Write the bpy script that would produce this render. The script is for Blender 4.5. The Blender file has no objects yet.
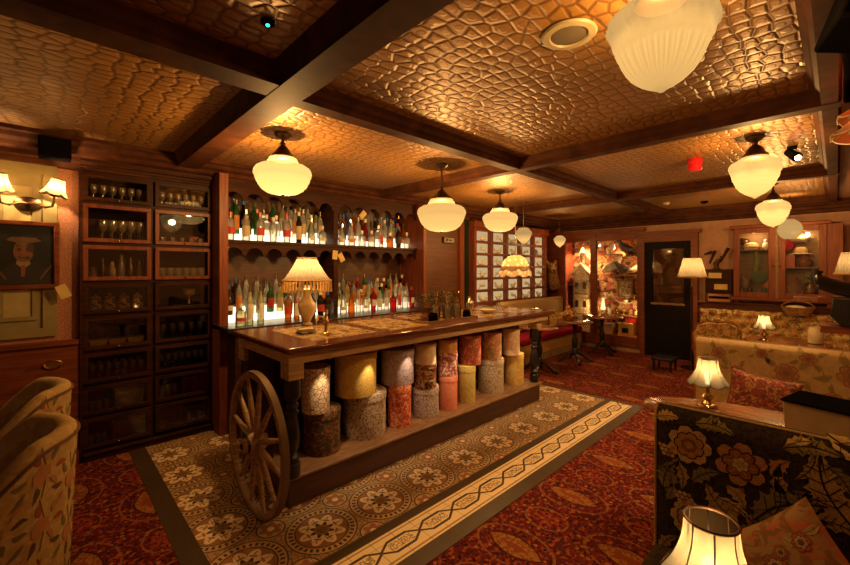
import bpy, math, random
from mathutils import Vector, Matrix, Euler
random.seed(7)
PI = math.pi
S = bpy.context.scene
COL = S.collection
ORD = ['first', 'second', 'third', 'fourth', 'fifth', 'sixth', 'seventh', 'eighth', 'ninth', 'tenth', 'eleventh', 'twelfth', 'thirteenth', 'fourteenth']

# ------------------------------------------------------------------ mesh helpers
class MB:
    def __init__(s):
        s.v = []; s.f = []; s.m = []
    def add(s, vs, fs, mi=0, M=None):
        o = len(s.v)
        s.v += [tuple(M @ Vector(p)) if M else tuple(p) for p in vs]
        s.f += [tuple(i + o for i in f) for f in fs]
        s.m += [mi] * len(fs)
        return s
    def box(s, x0, x1, y0, y1, z0, z1, mi=0, M=None):
        s.nb = getattr(s, 'nb', 0) + 1; e = (s.nb % 9) * .00013     # keeps touching boxes of one mesh off the same plane
        vs = [(x, y, z) for z in (z0 - e, z1 + e) for y in (y0 - e, y1 + e) for x in (x0 - e, x1 + e)]
        return s.add(vs, [(0, 2, 3, 1), (4, 5, 7, 6), (0, 1, 5, 4), (2, 6, 7, 3), (0, 4, 6, 2), (1, 3, 7, 5)], mi, M)
    def lathe(s, prof, n=24, c=(0, 0, 0), mi=0, M=None, mod=None, cap=True, sx=1, sy=1):
        vs = []; fs = []
        for k, (r, z) in enumerate(prof):
            for i in range(n):
                a = 2 * PI * i / n
                rr = r * (mod(a, k, z) if mod else 1)
                vs.append((c[0] + rr * math.cos(a) * sx, c[1] + rr * math.sin(a) * sy, c[2] + z))
        for k in range(len(prof) - 1):
            for i in range(n):
                j = (i + 1) % n
                fs.append((k * n + i, k * n + j, (k + 1) * n + j, (k + 1) * n + i))
        if cap:
            if prof[0][0] > 1e-4: fs.append(tuple(range(n - 1, -1, -1)))
            if prof[-1][0] > 1e-4: fs.append(tuple((len(prof) - 1) * n + i for i in range(n)))
        return s.add(vs, fs, mi, M)
    def tube(s, pts, r, n=8, mi=0, M=None, cap=True):
        pts = [Vector(p) for p in pts]; rs = r if isinstance(r, (list, tuple)) else [r] * len(pts)
        vs = []; fs = []; ref = None
        for k, p in enumerate(pts):
            t = (pts[min(k + 1, len(pts) - 1)] - pts[max(k - 1, 0)]).normalized()
            if ref is None:
                ref = t.cross(Vector((0, 0, 1)))
                if ref.length < .1: ref = t.cross(Vector((1, 0, 0)))
            ref = (ref - t * ref.dot(t)).normalized(); b = t.cross(ref)
            for i in range(n):
                a = 2 * PI * i / n
                vs.append(p + (ref * math.cos(a) + b * math.sin(a)) * rs[k])
        for k in range(len(pts) - 1):
            for i in range(n):
                j = (i + 1) % n
                fs.append((k * n + i, k * n + j, (k + 1) * n + j, (k + 1) * n + i))
        if cap:
            fs.append(tuple(range(n - 1, -1, -1))); fs.append(tuple((len(pts) - 1) * n + i for i in range(n)))
        return s.add(vs, fs, mi, M)
    def prism(s, poly, d0, d1, plane='xz', mi=0, M=None):
        """poly in the given plane, extruded along the third axis from d0 to d1"""
        def P(a, b, d):
            return {'xz': (a, d, b), 'yz': (d, a, b), 'xy': (a, b, d)}[plane]
        n = len(poly)
        vs = [P(a, b, d0) for a, b in poly] + [P(a, b, d1) for a, b in poly]
        fs = [tuple(range(n)), tuple(range(2 * n - 1, n - 1, -1))] + [(i, i + n, (i + 1) % n + n, (i + 1) % n) for i in range(n)]
        return s.add(vs, fs, mi, M)
    def ell(s, c, r, n=14, mi=0, M=None):
        m = n // 2 + 1
        prof = [(max(math.sin(PI * k / m), 1e-5), -math.cos(PI * k / m)) for k in range(m + 1)]
        T = Matrix.Translation(c) @ Matrix.Diagonal((r[0], r[1], r[2], 1))
        return s.lathe(prof, n, mi=mi, M=(M @ T) if M else T, cap=False)
    def grid(s, fn, nu, nv, mi=0, M=None, close=False):
        vs = [fn(i / nu, j / nv) for j in range(nv + 1) for i in range(nu + 1)]
        fs = [(j * (nu + 1) + i, j * (nu + 1) + i + 1, (j + 1) * (nu + 1) + i + 1, (j + 1) * (nu + 1) + i) for j in range(nv) for i in range(nu)]
        return s.add(vs, fs, mi, M)
    def motif(s, poly, fn, mi, off=.001):
        """a flat woven shape laid on the cloth surface fn(u, v, off) -> point"""
        cx = sum(p[0] for p in poly) / len(poly); cy = sum(p[1] for p in poly) / len(poly)
        vs = [fn(cx, cy, off)] + [fn(a, b, off) for a, b in poly]; n = len(poly)
        return s.add(vs, [(0, 1 + i, 1 + (i + 1) % n) for i in range(n)], mi)
    def ribbon(s, pts, w, fn, mi, off=.0006):
        L = []; R = []
        for k, (x, y) in enumerate(pts):
            a = pts[max(k - 1, 0)]; b = pts[min(k + 1, len(pts) - 1)]
            dx, dy = b[0] - a[0], b[1] - a[1]; l = math.hypot(dx, dy) or 1
            ww = w[k] if isinstance(w, (list, tuple)) else w
            L.append(fn(x - dy / l * ww, y + dx / l * ww, off)); R.append(fn(x + dy / l * ww, y - dx / l * ww, off))
        n = len(pts)
        return s.add(L + R, [(i, i + 1, n + i + 1, n + i) for i in range(n - 1)], mi)
    def build(s, name, mats, parent=None, loc=None, bevel=0, smooth=True, rot=None, angle=35, remesh=0):
        me = bpy.data.meshes.new(name)
        me.from_pydata(s.v, [], s.f)
        for m in (mats if isinstance(mats, (list, tuple)) else [mats]): me.materials.append(m)
        me.polygons.foreach_set('material_index', s.m)
        if smooth:
            me.polygons.foreach_set('use_smooth', [True] * len(s.f)); me.update()
            me.set_sharp_from_angle(angle=math.radians(angle))
        me.update()
        o = bpy.data.objects.new(name, me); COL.objects.link(o)
        if parent: o.parent = parent
        if loc: o.location = loc
        if rot: o.rotation_euler = rot
        if remesh:
            r = o.modifiers.new('r', 'REMESH'); r.mode = 'VOXEL'; r.voxel_size = remesh; r.use_smooth_shade = True
        if bevel:
            b = o.modifiers.new('b', 'BEVEL'); b.width = bevel; b.segments = 2; b.limit_method = 'ANGLE'
        return o

def tag(o, label, cat, group=None, kind=None):
    o['label'] = label; o['category'] = cat
    if group: o['group'] = group
    if kind: o['kind'] = kind
    return o
def thing(name, label, cat, loc=(0, 0, 0), rz=0, group=None, scale=None):
    o = bpy.data.objects.new(name, None); COL.objects.link(o)
    o.location = loc; o.rotation_euler = (0, 0, rz); o.empty_display_size = .1
    if scale: o.scale = scale
    return tag(o, label, cat, group)
def struct(mb, name, mats, parent=None, **k):
    o = mb.build(name, mats, parent, **k)
    if not parent: o['kind'] = 'structure'
    return o
KIDS = {}
def kids(o):
    return [c for c in bpy.data.objects if c.parent is o]
def dup(src, loc, rz=None, label=None, group=None, scale=None, rot=None):
    if src.name not in KIDS: KIDS[src.name] = [(c, kids(c)) for c in kids(src)]
    r = src.copy(); COL.objects.link(r); r.location = loc
    if rz is not None: r.rotation_euler = (0, 0, rz)
    if rot: r.rotation_euler = rot
    if scale: r.scale = scale
    if label: r['label'] = label
    if group: r['group'] = group
    for c, gs in KIDS[src.name]:
        d = c.copy(); COL.objects.link(d); d.parent = r
        for g in gs:
            e = g.copy(); COL.objects.link(e); e.parent = d
    return r
class Protos:
    """first use moves the first instance itself, later uses copy it"""
    def __init__(s, make): s.make = make; s.p = None
    def __call__(s, loc, rz=0, label=None, group=None, scale=None):
        if s.p is None:
            s.p = s.make(); KIDS[s.p.name] = [(c, kids(c)) for c in kids(s.p)]; o = s.p
            o.location = loc; o.rotation_euler = (0, 0, rz)
            if label: o['label'] = label
            if group: o['group'] = group
            if scale: o.scale = scale
            return o
        return dup(s.p, loc, rz, label, group, scale or (1, 1, 1))

# ------------------------------------------------------------------ materials
class X:
    def __init__(s, nt, k): s.nt = nt; s.k = k
    def _m(s, op, *a):
        n = s.nt.nodes.new('ShaderNodeMath'); n.operation = op
        for i, v in enumerate((s,) + a):
            if isinstance(v, X): s.nt.links.new(v.k, n.inputs[i])
            else: n.inputs[i].default_value = v
        return X(s.nt, n.outputs[0])
    def __add__(s, o): return s._m('ADD', o)
    def __sub__(s, o): return s._m('SUBTRACT', o)
    def __mul__(s, o): return s._m('MULTIPLY', o)
    def __truediv__(s, o): return s._m('DIVIDE', o)
    __radd__ = __add__; __rmul__ = __mul__
    def __lt__(s, o): return s._m('LESS_THAN', o)
    def __gt__(s, o): return s._m('GREATER_THAN', o)
    def abs(s): return s._m('ABSOLUTE')
    def sin(s): return s._m('SINE')
    def cos(s): return s._m('COSINE')
    def sqrt(s): return s._m('SQRT')
    def floor(s): return s._m('FLOOR')
    def fract(s): return s._m('FRACT')
    def min(s, o): return s._m('MINIMUM', o)
    def max(s, o): return s._m('MAXIMUM', o)
    def atan2(s, o): return s._m('ARCTAN2', o)
    def pp(s, p): return s._m('WRAP', p / 2, -p / 2)
    def smooth(s, a, b):
        n = s.nt.nodes.new('ShaderNodeMapRange'); n.interpolation_type = 'SMOOTHSTEP'
        s.nt.links.new(s.k, n.inputs[0]); n.inputs[1].default_value = a; n.inputs[2].default_value = b
        return X(s.nt, n.outputs[0])
class Mat:
    def __init__(s, name, rough=.6, metal=0, spec=.5, color=(.5, .5, .5)):
        s.m = bpy.data.materials.new(name); s.m.use_nodes = True; s.nt = s.m.node_tree
        s.b = s.nt.nodes['Principled BSDF']; s.out = s.nt.nodes['Material Output']
        s.b.inputs['Roughness'].default_value = rough; s.b.inputs['Metallic'].default_value = metal
        s.b.inputs['Specular IOR Level'].default_value = spec
        s.b.inputs['Base Color'].default_value = (*color, 1)
        s._co = None
    def n(s, t, **k):
        x = s.nt.nodes.new(t)
        for a, v in k.items(): setattr(x, a, v)
        return x
    def co(s):
        if not s._co: s._co = s.n('ShaderNodeTexCoord').outputs['Object']
        return s._co
    def xyz(s, sc=(1, 1, 1)):
        n = s.n('ShaderNodeSeparateXYZ'); s.nt.links.new(s.mapped(sc), n.inputs[0])
        return [X(s.nt, o) for o in n.outputs]
    def mapped(s, sc):
        if sc == (1, 1, 1): return s.co()
        n = s.n('ShaderNodeMapping'); n.inputs['Scale'].default_value = sc
        s.nt.links.new(s.co(), n.inputs[0]); return n.outputs[0]
    def noise(s, scale, sc=(1, 1, 1), detail=3, dist=0):
        n = s.n('ShaderNodeTexNoise'); n.inputs['Scale'].default_value = scale; n.inputs['Detail'].default_value = detail
        n.inputs['Distortion'].default_value = dist
        s.nt.links.new(s.mapped(sc), n.inputs['Vector']); return X(s.nt, n.outputs['Fac'])
    def vor(s, scale, sc=(1, 1, 1), feat='F1', col=False, rnd=1, dim='3D'):
        n = s.n('ShaderNodeTexVoronoi', feature=feat, voronoi_dimensions=dim); n.inputs['Scale'].default_value = scale
        n.inputs['Randomness'].default_value = rnd
        s.nt.links.new(s.mapped(sc), n.inputs['Vector'])
        if col:
            q = s.n('ShaderNodeSeparateColor'); s.nt.links.new(n.outputs['Color'], q.inputs[0])
            return X(s.nt, n.outputs['Distance']), X(s.nt, q.outputs[0]), X(s.nt, q.outputs[1])
        return X(s.nt, n.outputs['Distance'])
    def mix(s, f, a, b):
        n = s.n('ShaderNodeMix', data_type='RGBA')
        for i, v in ((0, f), (6, a), (7, b)):
            if isinstance(v, X): s.nt.links.new(v.k, n.inputs[i])
            elif i: n.inputs[i].default_value = (*v, 1)
            else: n.inputs[i].default_value = v
        return X(s.nt, n.outputs[2])
    def color(s, x): s.nt.links.new(x.k, s.b.inputs['Base Color']); return s
    def rough(s, x): s.nt.links.new(x.k, s.b.inputs['Roughness']); return s
    def bump(s, h, strength=.5, dist=.01):
        n = s.n('ShaderNodeBump'); n.inputs['Strength'].default_value = strength; n.inputs['Distance'].default_value = dist
        s.nt.links.new(h.k, n.inputs['Height']); s.nt.links.new(n.outputs[0], s.b.inputs['Normal']); s.bn = n; return s
def plain(name, c, rough=.6, metal=0, spec=.5, var=.25, scale=12):
    m = Mat(name, rough, metal, spec)
    m.color(m.mix(m.noise(scale), tuple(q * (1 - var) for q in c), tuple(min(1, q * (1 + var)) for q in c)))
    return m.m
def wood(name, c1, c2, rough=.4, sc=(1, 1, 12), scale=3, spec=.5):
    m = Mat(name, rough, 0, spec)
    g = m.noise(scale, sc, 5, .8)
    m.color(m.mix(g.smooth(.3, .7), c1, c2)); m.bump(g, .12, .004)
    return m.m
def spots(name, cs, scale, t=(.45, .5), kind='noise', rough=.85, sc=(1, 1, 1), s2=None, bump=0):
    """layered printed cloth: base colour plus blots of each further colour"""
    m = Mat(name, rough, 0, .2)
    c = None
    base = cs[0]
    for i, q in enumerate(cs[1:]):
        f = (m.noise(scale * (1 + .6 * i), sc, 2, 1.2) if kind == 'noise' else m.vor(scale * (1 + .5 * i), sc, 'F1' if kind == 'vor' else 'DISTANCE_TO_EDGE'))
        f = f.smooth(t[0] + .02 * i, t[1] + .02 * i) if kind != 'edge' else f.smooth(t[1], t[0])
        c = m.mix(f, base if c is None else c, q)
    m.color(c)
    if bump: m.bump(m.noise(scale * 3), bump, .003)
    return m.m
def emit(name, c, st):
    m = Mat(name); e = m.n('ShaderNodeEmission'); e.inputs[0].default_value = (*c, 1); e.inputs[1].default_value = st
    m.nt.links.new(e.outputs[0], m.out.inputs[0]); return m.m
def glass(name, c=(1, 1, 1), clear=.8, rough=.05, body=None, ior=1.45):
    m = Mat(name)
    t = m.n('ShaderNodeBsdfTransparent'); t.inputs[0].default_value = (*c, 1)
    g = m.n('ShaderNodeBsdfGlossy'); g.inputs['Roughness'].default_value = rough; g.inputs[0].default_value = (.9, .9, .9, 1)
    fr = m.n('ShaderNodeFresnel'); fr.inputs[0].default_value = ior
    a = m.n('ShaderNodeMixShader'); src = t
    if body:
        d = m.n('ShaderNodeBsdfTranslucent'); d.inputs[0].default_value = (*body, 1)
        d2 = m.n('ShaderNodeBsdfDiffuse'); d2.inputs[0].default_value = (*body, 1)
        q = m.n('ShaderNodeMixShader'); m.nt.links.new(d.outputs[0], q.inputs[1]); m.nt.links.new(d2.outputs[0], q.inputs[2])
        w = m.n('ShaderNodeMixShader'); w.inputs[0].default_value = 1 - clear
        m.nt.links.new(t.outputs[0], w.inputs[1]); m.nt.links.new(q.outputs[0], w.inputs[2]); src = w
    m.nt.links.new(fr.outputs[0], a.inputs[0]); m.nt.links.new(src.outputs[0], a.inputs[1]); m.nt.links.new(g.outputs[0], a.inputs[2])
    m.nt.links.new(a.outputs[0], m.out.inputs[0]); return m.m
def shade_mat(name, c, thru=.12, glow=.0, body=.5, pattern=None):
    """cloth or opal glass lit from the lamp inside it"""
    m = Mat(name)
    t = m.n('ShaderNodeBsdfTransparent'); t.inputs[0].default_value = (1, .86, .62, 1)
    d = m.n('ShaderNodeBsdfTranslucent'); d.inputs[0].default_value = (*[q * body for q in c], 1)
    e = m.n('ShaderNodeEmission'); e.inputs[0].default_value = (*c, 1); e.inputs[1].default_value = glow
    if pattern:
        p = m.mix(m.vor(pattern[1]).smooth(.2, .5), tuple(q * body for q in c), tuple(q * body for q in pattern[0])); m.nt.links.new(p.k, d.inputs[0])
    a = m.n('ShaderNodeMixShader'); a.inputs[0].default_value = 1 - thru
    s = m.n('ShaderNodeAddShader')
    m.nt.links.new(t.outputs[0], a.inputs[1]); m.nt.links.new(d.outputs[0], a.inputs[2])
    m.nt.links.new(a.outputs[0], s.inputs[0]); m.nt.links.new(e.outputs[0], s.inputs[1])
    m.nt.links.new(s.outputs[0], m.out.inputs[0]); return m.m

W_DARK = wood('dark_mahogany', (.024, .008, .004), (.055, .017, .007), .45, spec=.12)
W_RED = wood('red_mahogany', (.12, .027, .010), (.22, .055, .018), .42, spec=.3)
W_REDH = wood('red_mahogany_rail', (.12, .027, .010), (.22, .055, .018), .42, (12, 12, 1), spec=.3)
W_TOP = wood('bar_top_wood', (.085, .025, .012), (.16, .05, .02), .16, (1, 10, 1), 3)
W_INL = spots('bar_inlay', [(.36, .22, .09), (.20, .10, .04), (.50, .36, .18)], 9, (.45, .6), rough=.2)
W_PALE = wood('limed_oak', (.30, .17, .085), (.50, .34, .19), .5, (2, 12, 12), 2)
W_MID = wood('oak', (.16, .07, .025), (.30, .15, .06), .45, (3, 12, 12), 3)
W_WHEEL = wood('wheel_wood', (.26, .14, .055), (.46, .28, .13), .5, (1, 1, 8), 6)
W_BLACK = wood('ebonised_wood', (.010, .008, .007), (.022, .016, .013), .3)
BLACK = plain('black_plastic', (.006, .005, .005), .8, 0, 0)
IRON = plain('dark_iron', (.03, .022, .016), .4, .8)
BRASS = plain('aged_brass', (.55, .36, .13), .25, 1)
BRONZE = plain('brown_bronze', (.10, .05, .025), .35, .8)
SILVER = plain('silver_plate', (.6, .56, .48), .2, 1)
CREAM = plain('cream_ceramic', (.62, .50, .30), .25)
WHITE = plain('white_ceramic', (.75, .70, .60), .25)
PAPER = plain('manila_paper', (.62, .44, .16), .8)
CARD = plain('tan_card', (.42, .28, .14), .8)
REDP = plain('red_lacquer', (.42, .045, .02), .35)
REDV = plain('crimson_velvet', (.30, .012, .03), .9, 0, .1)
GREEN = plain('leaf_green', (.045, .07, .018), .6)
DGREEN = plain('dark_green_paint', (.006, .014, .008), .5, 0, .2)
GLASS = glass('cabinet_glass', (.985, .975, .95), rough=.02, ior=1.6)
CRYSTAL = glass('clear_glassware', (.85, .80, .70), .70, .12, (.95, .80, .55), 2.1)
CLEAR = glass('clear_bar_glass', (.94, .92, .86), .90, .08, (.9, .78, .55), 1.7)
OPAL = shade_mat('opal_glass', (1, .83, .46), .17, .08, .0085)
CLOTH = shade_mat('lit_shade_cloth', (1, .80, .50), .12, .0, .16)
CLOTHG = shade_mat('lit_floral_cloth', (1, .80, .48), .10, .02, .16, ((.75, .42, .16), 16))
BULB = emit('lamp_bulb', (1, .82, .5), 6)

def light(loc, p, r=.04, c=(1, .62, .26), name='lamp_light', parent=None):
    d = bpy.data.lights.new(name, 'POINT'); d.energy = p; d.shadow_soft_size = r; d.color = c
    o = bpy.data.objects.new(name, d); COL.objects.link(o); o.location = loc; o.visible_camera = False
    if parent: o.parent = parent
    return o
def spot(loc, to, p, ang=70, r=.02, c=(1, .66, .3), name='spot_light'):
    d = bpy.data.lights.new(name, 'SPOT'); d.energy = p; d.shadow_soft_size = r; d.color = c; d.spot_size = math.radians(ang); d.spot_blend = .6
    o = bpy.data.objects.new(name, d); COL.objects.link(o); o.location = loc; o.visible_camera = False
    o.rotation_euler = (Vector(to) - Vector(loc)).to_track_quat('-Z', 'Y').to_euler(); return o

# ------------------------------------------------------------------ floor
def carpet_mat():
    m = Mat('patterned_carpet', .95, 0, .1)
    x, y, z = m.xyz()
    base = m.mix(m.noise(9, detail=2).smooth(.42, .58), (.17, .018, .014), (.10, .012, .012))
    d, c1, c2 = m.vor(26, col=True)
    fl = m.vor(9.5, feat='F1'); 
    base = m.mix(((fl * 62).sin() > .5), base, (.07, .010, .010)); base = m.mix(m.noise(30, detail=4).smooth(.52, .60), base, (.28, .06, .02)); base = m.mix(m.noise(47, detail=3).smooth(.55, .62), base, (.03, .008, .012))
    base = m.mix((c1 > .70) * (d < .33), base, (.34, .115, .022))
    base = m.mix((c2 > .80) * (d < .30), base, (.02, .008, .014))
    base = m.mix((fl < .16), base, (.30, .035, .02))
    base = m.mix((fl < .07), base, (.40, .17, .04))
    # gold leaf lozenges and red medallions on a half-drop repeat
    def lattice(px, py, ox, oy):
        yy = (y - oy) / py; row = yy.floor(); v = (yy - row - .5) * py
        u = ((x - ox) / px + row * .5).fract(); return (u - .5) * px, v
    u, v = lattice(.745, .51, 2.013 - .3725, 1.33 - .255)
    wob = m.noise(14, detail=2) * .05
    e = (u / .085).abs() + (v / .19)._m('POWER', 2) + wob * 4
    e2 = ((u / .16)._m('POWER', 2) + (v / .24)._m('POWER', 2)).sqrt()
    base = m.mix((e2 < 1.05) * (e2 > .97) * m.noise(50).smooth(.35, .5), base, (.26, .09, .025))
    base = m.mix((e < 1.12), base, (.05, .012, .008))
    leaf = m.mix(m.noise(38, detail=4, dist=1).smooth(.46, .54), (.34, .135, .032), (.20, .055, .018)); leaf = m.mix((e < .35), leaf, (.24, .05, .018))
    base = m.mix((e < 1.0), base, leaf)
    u2, v2 = lattice(.745, .51, 2.013, 1.33 - .255)
    r = ((u2 / .8)._m('POWER', 2) + v2._m('POWER', 2)).sqrt()
    base = m.mix((r < .145) * (r > .132) * m.noise(50).smooth(.35, .5), base, (.26, .10, .025))
    base = m.mix((r < .09) * ((v2.atan2(u2) * 8).cos() > 0) * m.noise(60).smooth(.3, .5), base, (.28, .04, .018))
    m.color(base); m.bump(m.noise(220), .5, .004); return m.m
def tile_mat():
    m = Mat('encaustic_tiles', .38, 0, .28)
    x, y, z = m.xyz()
    P = .4625
    u = (x - .795).pp(P); v = (y - 2.25).pp(P)
    r = (u * u + v * v).sqrt(); th = v.atan2(u)
    tan, brown, cream, dark, pink = (.56, .34, .15), (.32, .16, .06), (.85, .64, .36), (.055, .035, .02), (.32, .13, .06)
    c = m.mix(m.noise(6, detail=4).smooth(.35, .65), tan, (.42, .24, .10))
    u2 = (x - .795 - P / 2).pp(P); v2 = (y - 2.25 - P / 2).pp(P); r2 = (u2 * u2 + v2 * v2).sqrt(); th2 = v2.atan2(u2)
    fil = m.vor(38, feat='DISTANCE_TO_EDGE')
    c = m.mix((fil < .05), c, (.12, .07, .035))
    c = m.mix((r2 < .092), c, tan); c = m.mix((r2 < .090) * (r2 > .080), c, dark)
    c = m.mix((r2 < .062 + (th2 * 6).cos() * .012), c, pink); c = m.mix((r2 < .022), c, cream)
    c = m.mix((r < .222), c, dark); c = m.mix((r < .214), c, tan)
    dots = (th * 34).cos() > 0
    c = m.mix((r < .202) * (r > .176) * dots, c, dark)
    c = m.mix((r < .168), c, dark); c = m.mix((r < .160), c, m.mix(m.noise(8), pink, brown))
    lobe = (th * 8).cos()
    c = m.mix((r < .096 + (th * 4).cos().abs() * .052), c, cream)
    c = m.mix((r < .128) * (r > .074) * ((th * 4).sin().abs() < .13), c, pink); c = m.mix(((r - .092).abs() < .007) * ((th * 4).cos().abs() > .6), c, brown); c = m.mix((r < .062 + lobe * .016), c, dark); c = m.mix((r < .050), c, brown)
    c = m.mix(((th * 8).cos() > .3) * (r < .032), c, dark)
    # borders (front: dark strip, hexagon-chain strip, dark strip; left: dark strip)
    strip = m.mix(m.noise(5), (.045, .026, .011), (.085, .05, .022))
    c = m.mix((y < 2.02), c, strip)
    band = (y < 1.945) * (y > 1.70)
    yy = (y - 1.822).abs(); xx = (x - .2).pp(.30).abs()
    hexline = ((xx * .62).min(.048) + .003)
    on = ((yy - hexline).abs() < .0095)
    bc = m.mix(on, cream, dark)
    bc = m.mix((yy < .030) * (xx > .06) * (m.vor(45, feat='DISTANCE_TO_EDGE') < .10), bc, (.30, .19, .08))
    bc = m.mix(((y - 1.822).abs() > .095) * ((y - 1.822).abs() < .104), bc, brown)
    c = m.mix(band, c, bc); c = m.mix((x < .66), c, strip)
    c = m.mix((x > 5.08), c, strip)
    gx = (x).pp(.155).abs(); gy = (y - .01).pp(.155).abs()
    c = m.mix(((gx < .0012) + (gy < .0012)).min(1), c, (.10, .065, .035))
    m.color(c); m.rough(m.noise(20) * .25 + .28); m.bump(m.noise(60), .08, .002); return m.m
mb = MB(); mb.box(-3, 8.9, -1.5, 4.95, -.1, 0); struct(mb, 'floor', carpet_mat(), smooth=False)
mb = MB(); mb.box(.54, 5.16, 1.585, 4.75, 0, .004); struct(mb, 'floor_tiles', tile_mat(), smooth=False)

# ------------------------------------------------------------------ ceiling
def tin_mat():
    m = Mat('embossed_gilt_paper', .45, .25, .4)
    x, y, z = m.xyz()
    nn = m.noise(3.2, detail=1)
    dd = m.vor(1, (11, 15, 1), 'F1', rnd=.6, dim='2D'); de = m.vor(1, (11, 15, 1), 'DISTANCE_TO_EDGE', rnd=.6, dim='2D')
    h = de.smooth(.01, .20) + dd.smooth(.30, .22) * .3
    c = m.mix(h.smooth(.1, .8), (.20, .088, .020), (.38, .185, .045))
    c = m.mix(m.noise(1.1, detail=3).smooth(.3, .7), c, m.mix(.5, c, (.13, .06, .018)))
    m.color(c); m.bump(h + m.noise(40) * .12, .5, .009); m.rough(m.noise(9) * .2 + .34); return m.m
TIN = tin_mat()
mb = MB(); mb.box(-3, 8.9, -.02, 4.95, 2.72, 2.85); struct(mb, 'ceiling', TIN, smooth=False)
PLAIN_C = plain('brown_painted_plaster', (.22, .105, .045), .6)
mb = MB(); mb.box(-3, 8.9, -1.5, -.02, 2.66, 2.85); struct(mb, 'ceiling_right', PLAIN_C, smooth=False)
def beam_prof(w, zb=2.62):
    return [(-w / 2, zb), (w / 2, zb), (w / 2, zb + .035), (w / 2 + .02, zb + .05), (w / 2 + .03, zb + .075), (w / 2 + .055, zb + .1), (-w / 2 - .055, zb + .1), (-w / 2 - .03, zb + .075), (-w / 2 - .02, zb + .05), (-w / 2, zb + .035)]
W_BEAM = wood('beam_mahogany', (.045, .015, .007), (.085, .028, .011), .62, (1, 1, 1), 6, .07)
k = 1
for xc, w in ((-1.4, .18), (.98, .17), (3.38, .10), (5.88, .10), (8.2, .12)):
    mb = MB(); mb.prism([(xc + a, z) for a, z in beam_prof(w)], -.02, 4.3, 'xz'); struct(mb, 'trim_%d' % k, W_BEAM, smooth=False); k += 1
for yc, w, x0, x1 in ((2.13, .17, -3, .98), (2.2, .11, .985, 8.5), (.03, .07, -3, 8.5)):
    mb = MB(); mb.prism([(yc + a, z) for a, z in beam_prof(w, 2.623)], x0, x1, 'yz'); struct(mb, 'trim_%d' % k, W_BEAM, smooth=False); k += 1
# cornices
def cornice(poly, d0, d1, plane, nm): 
    mb = MB(); mb.prism(poly, d0, d1, plane); struct(mb, nm, W_BEAM, smooth=False)
cor = [(0, 2.72), (0, 2.69), (.03, 2.68), (.05, 2.65), (.10, 2.63), (.12, 2.60), (.17, 2.585), (.18, 2.55), (.22, 2.54), (.23, 2.50), (.27, 2.49), (.30, 2.49), (.30, 2.72)]
cornice([(4.22 + a, z) for a, z in cor], -3, 8.5, 'yz', 'trim_%d' % k); k += 1
cornice([(8.12 + a, z) for a, z in cor], -1.5, 4.3, 'xz', 'trim_%d' % k); k += 1

# ------------------------------------------------------------------ walls
WALLP = Mat('textured_pink_wallpaper', .55, 0, .4)
WALLP.color(WALLP.mix(WALLP.noise(70).smooth(.4, .6), (.34, .13, .07), (.44, .19, .105))); WALLP.bump(WALLP.noise(90), .8, .006); WALLP = WALLP.m
PANEL_O = plain('olive_gold_paint', (.26, .20, .085), .45)
PANEL_P = plain('pale_gold_paint', (.40, .31, .13), .5)
mb = MB(); mb.box(-3, .2, 4.5, 4.95, 0, 2.72); struct(mb, 'wall_left', WALLP, smooth=False)
mb = MB(); mb.box(.2, 8.5, 4.85, 4.95, 0, 2.72); struct(mb, 'wall_back', W_DARK, smooth=False)
FARW = plain('rose_plaster', (.46, .24, .14), .6)
mb = MB(); mb.box(8.4, 8.5, -1.5, 2.66, 0, 2.72); mb.box(8.4, 8.5, 2.66, 4.26, 0, .25); mb.box(8.4, 8.5, 2.66, 4.26, 2.28, 2.72); mb.box(8.82, 8.9, 2.5, 4.4, 0, 2.72)
struct(mb, 'wall_far', FARW, smooth=False)
mb = MB(); mb.box(-3, 8.5, -1.6, -1.5, 0, 2.72); struct(mb, 'wall_right', FARW, smooth=False)
mb = MB(); mb.box(8.39, 8.5, 4.262, 4.95, 0, 2.72); struct(mb, 'wall_corner', W_RED, smooth=False)
# dado on the left wall
mb = MB(); mb.box(-3, .2, 4.455, 4.5, 0, 1.02); mb.box(-3, .2, 4.43, 4.5, 1.02, 1.055); mb.box(-3, .2, 4.44, 4.5, .60, .63); mb.box(-3, .2, 4.42, 4.5, 0, .12)
struct(mb, 'trim_%d' % k, W_RED, smooth=False); k += 1
# panelled dark wood wall with a door between back bar and cubbies
mb = MB(); mb.box(4.03, 5.3, 4.42, 4.85, 0, 2.72); struct(mb, 'wall_service', wood('brown_panel', (.085, .03, .014), (.13, .05, .022), .45), smooth=False)
mb = MB(); mb.box(5.10, 5.24, 4.38, 4.42, 0, 2.5); struct(mb, 'trim_%d' % k, DGREEN, smooth=False); k += 1
mb = MB(); mb.box(5.00, 5.10, 4.36, 4.42, 0, 2.5); struct(mb, 'trim_%d' % k, W_REDH, smooth=False); k += 1
# mouldings of the left wall panel
mb = MB(); mb.box(-3, .065, 4.485, 4.5, 1.10, 2.52, 0)
mb.box(-.02, .065, 4.47, 4.487, 1.10, 2.52); mb.box(-3, .065, 4.47, 4.487, 2.42, 2.52); mb.box(-3, .065, 4.47, 4.487, 1.10, 1.17)
for x0, x1 in ((-.27, -.05),):
    for a, b, c_, d in ((x0, x1, 1.24, 1.27), (x0, x1, 2.31, 2.34), (x0, x0 + .03, 1.24, 2.34), (x1 - .03, x1, 1.24, 2.34)): mb.box(a, b, 4.47, 4.487, c_, d)
    mb.box(x0 + .03, x1 - .03, 4.48, 4.488, 1.27, 2.31, 1)
struct(mb, 'trim_%d' % k, [PANEL_O, PANEL_P], smooth=False); k += 1
TRIMK = k
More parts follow.
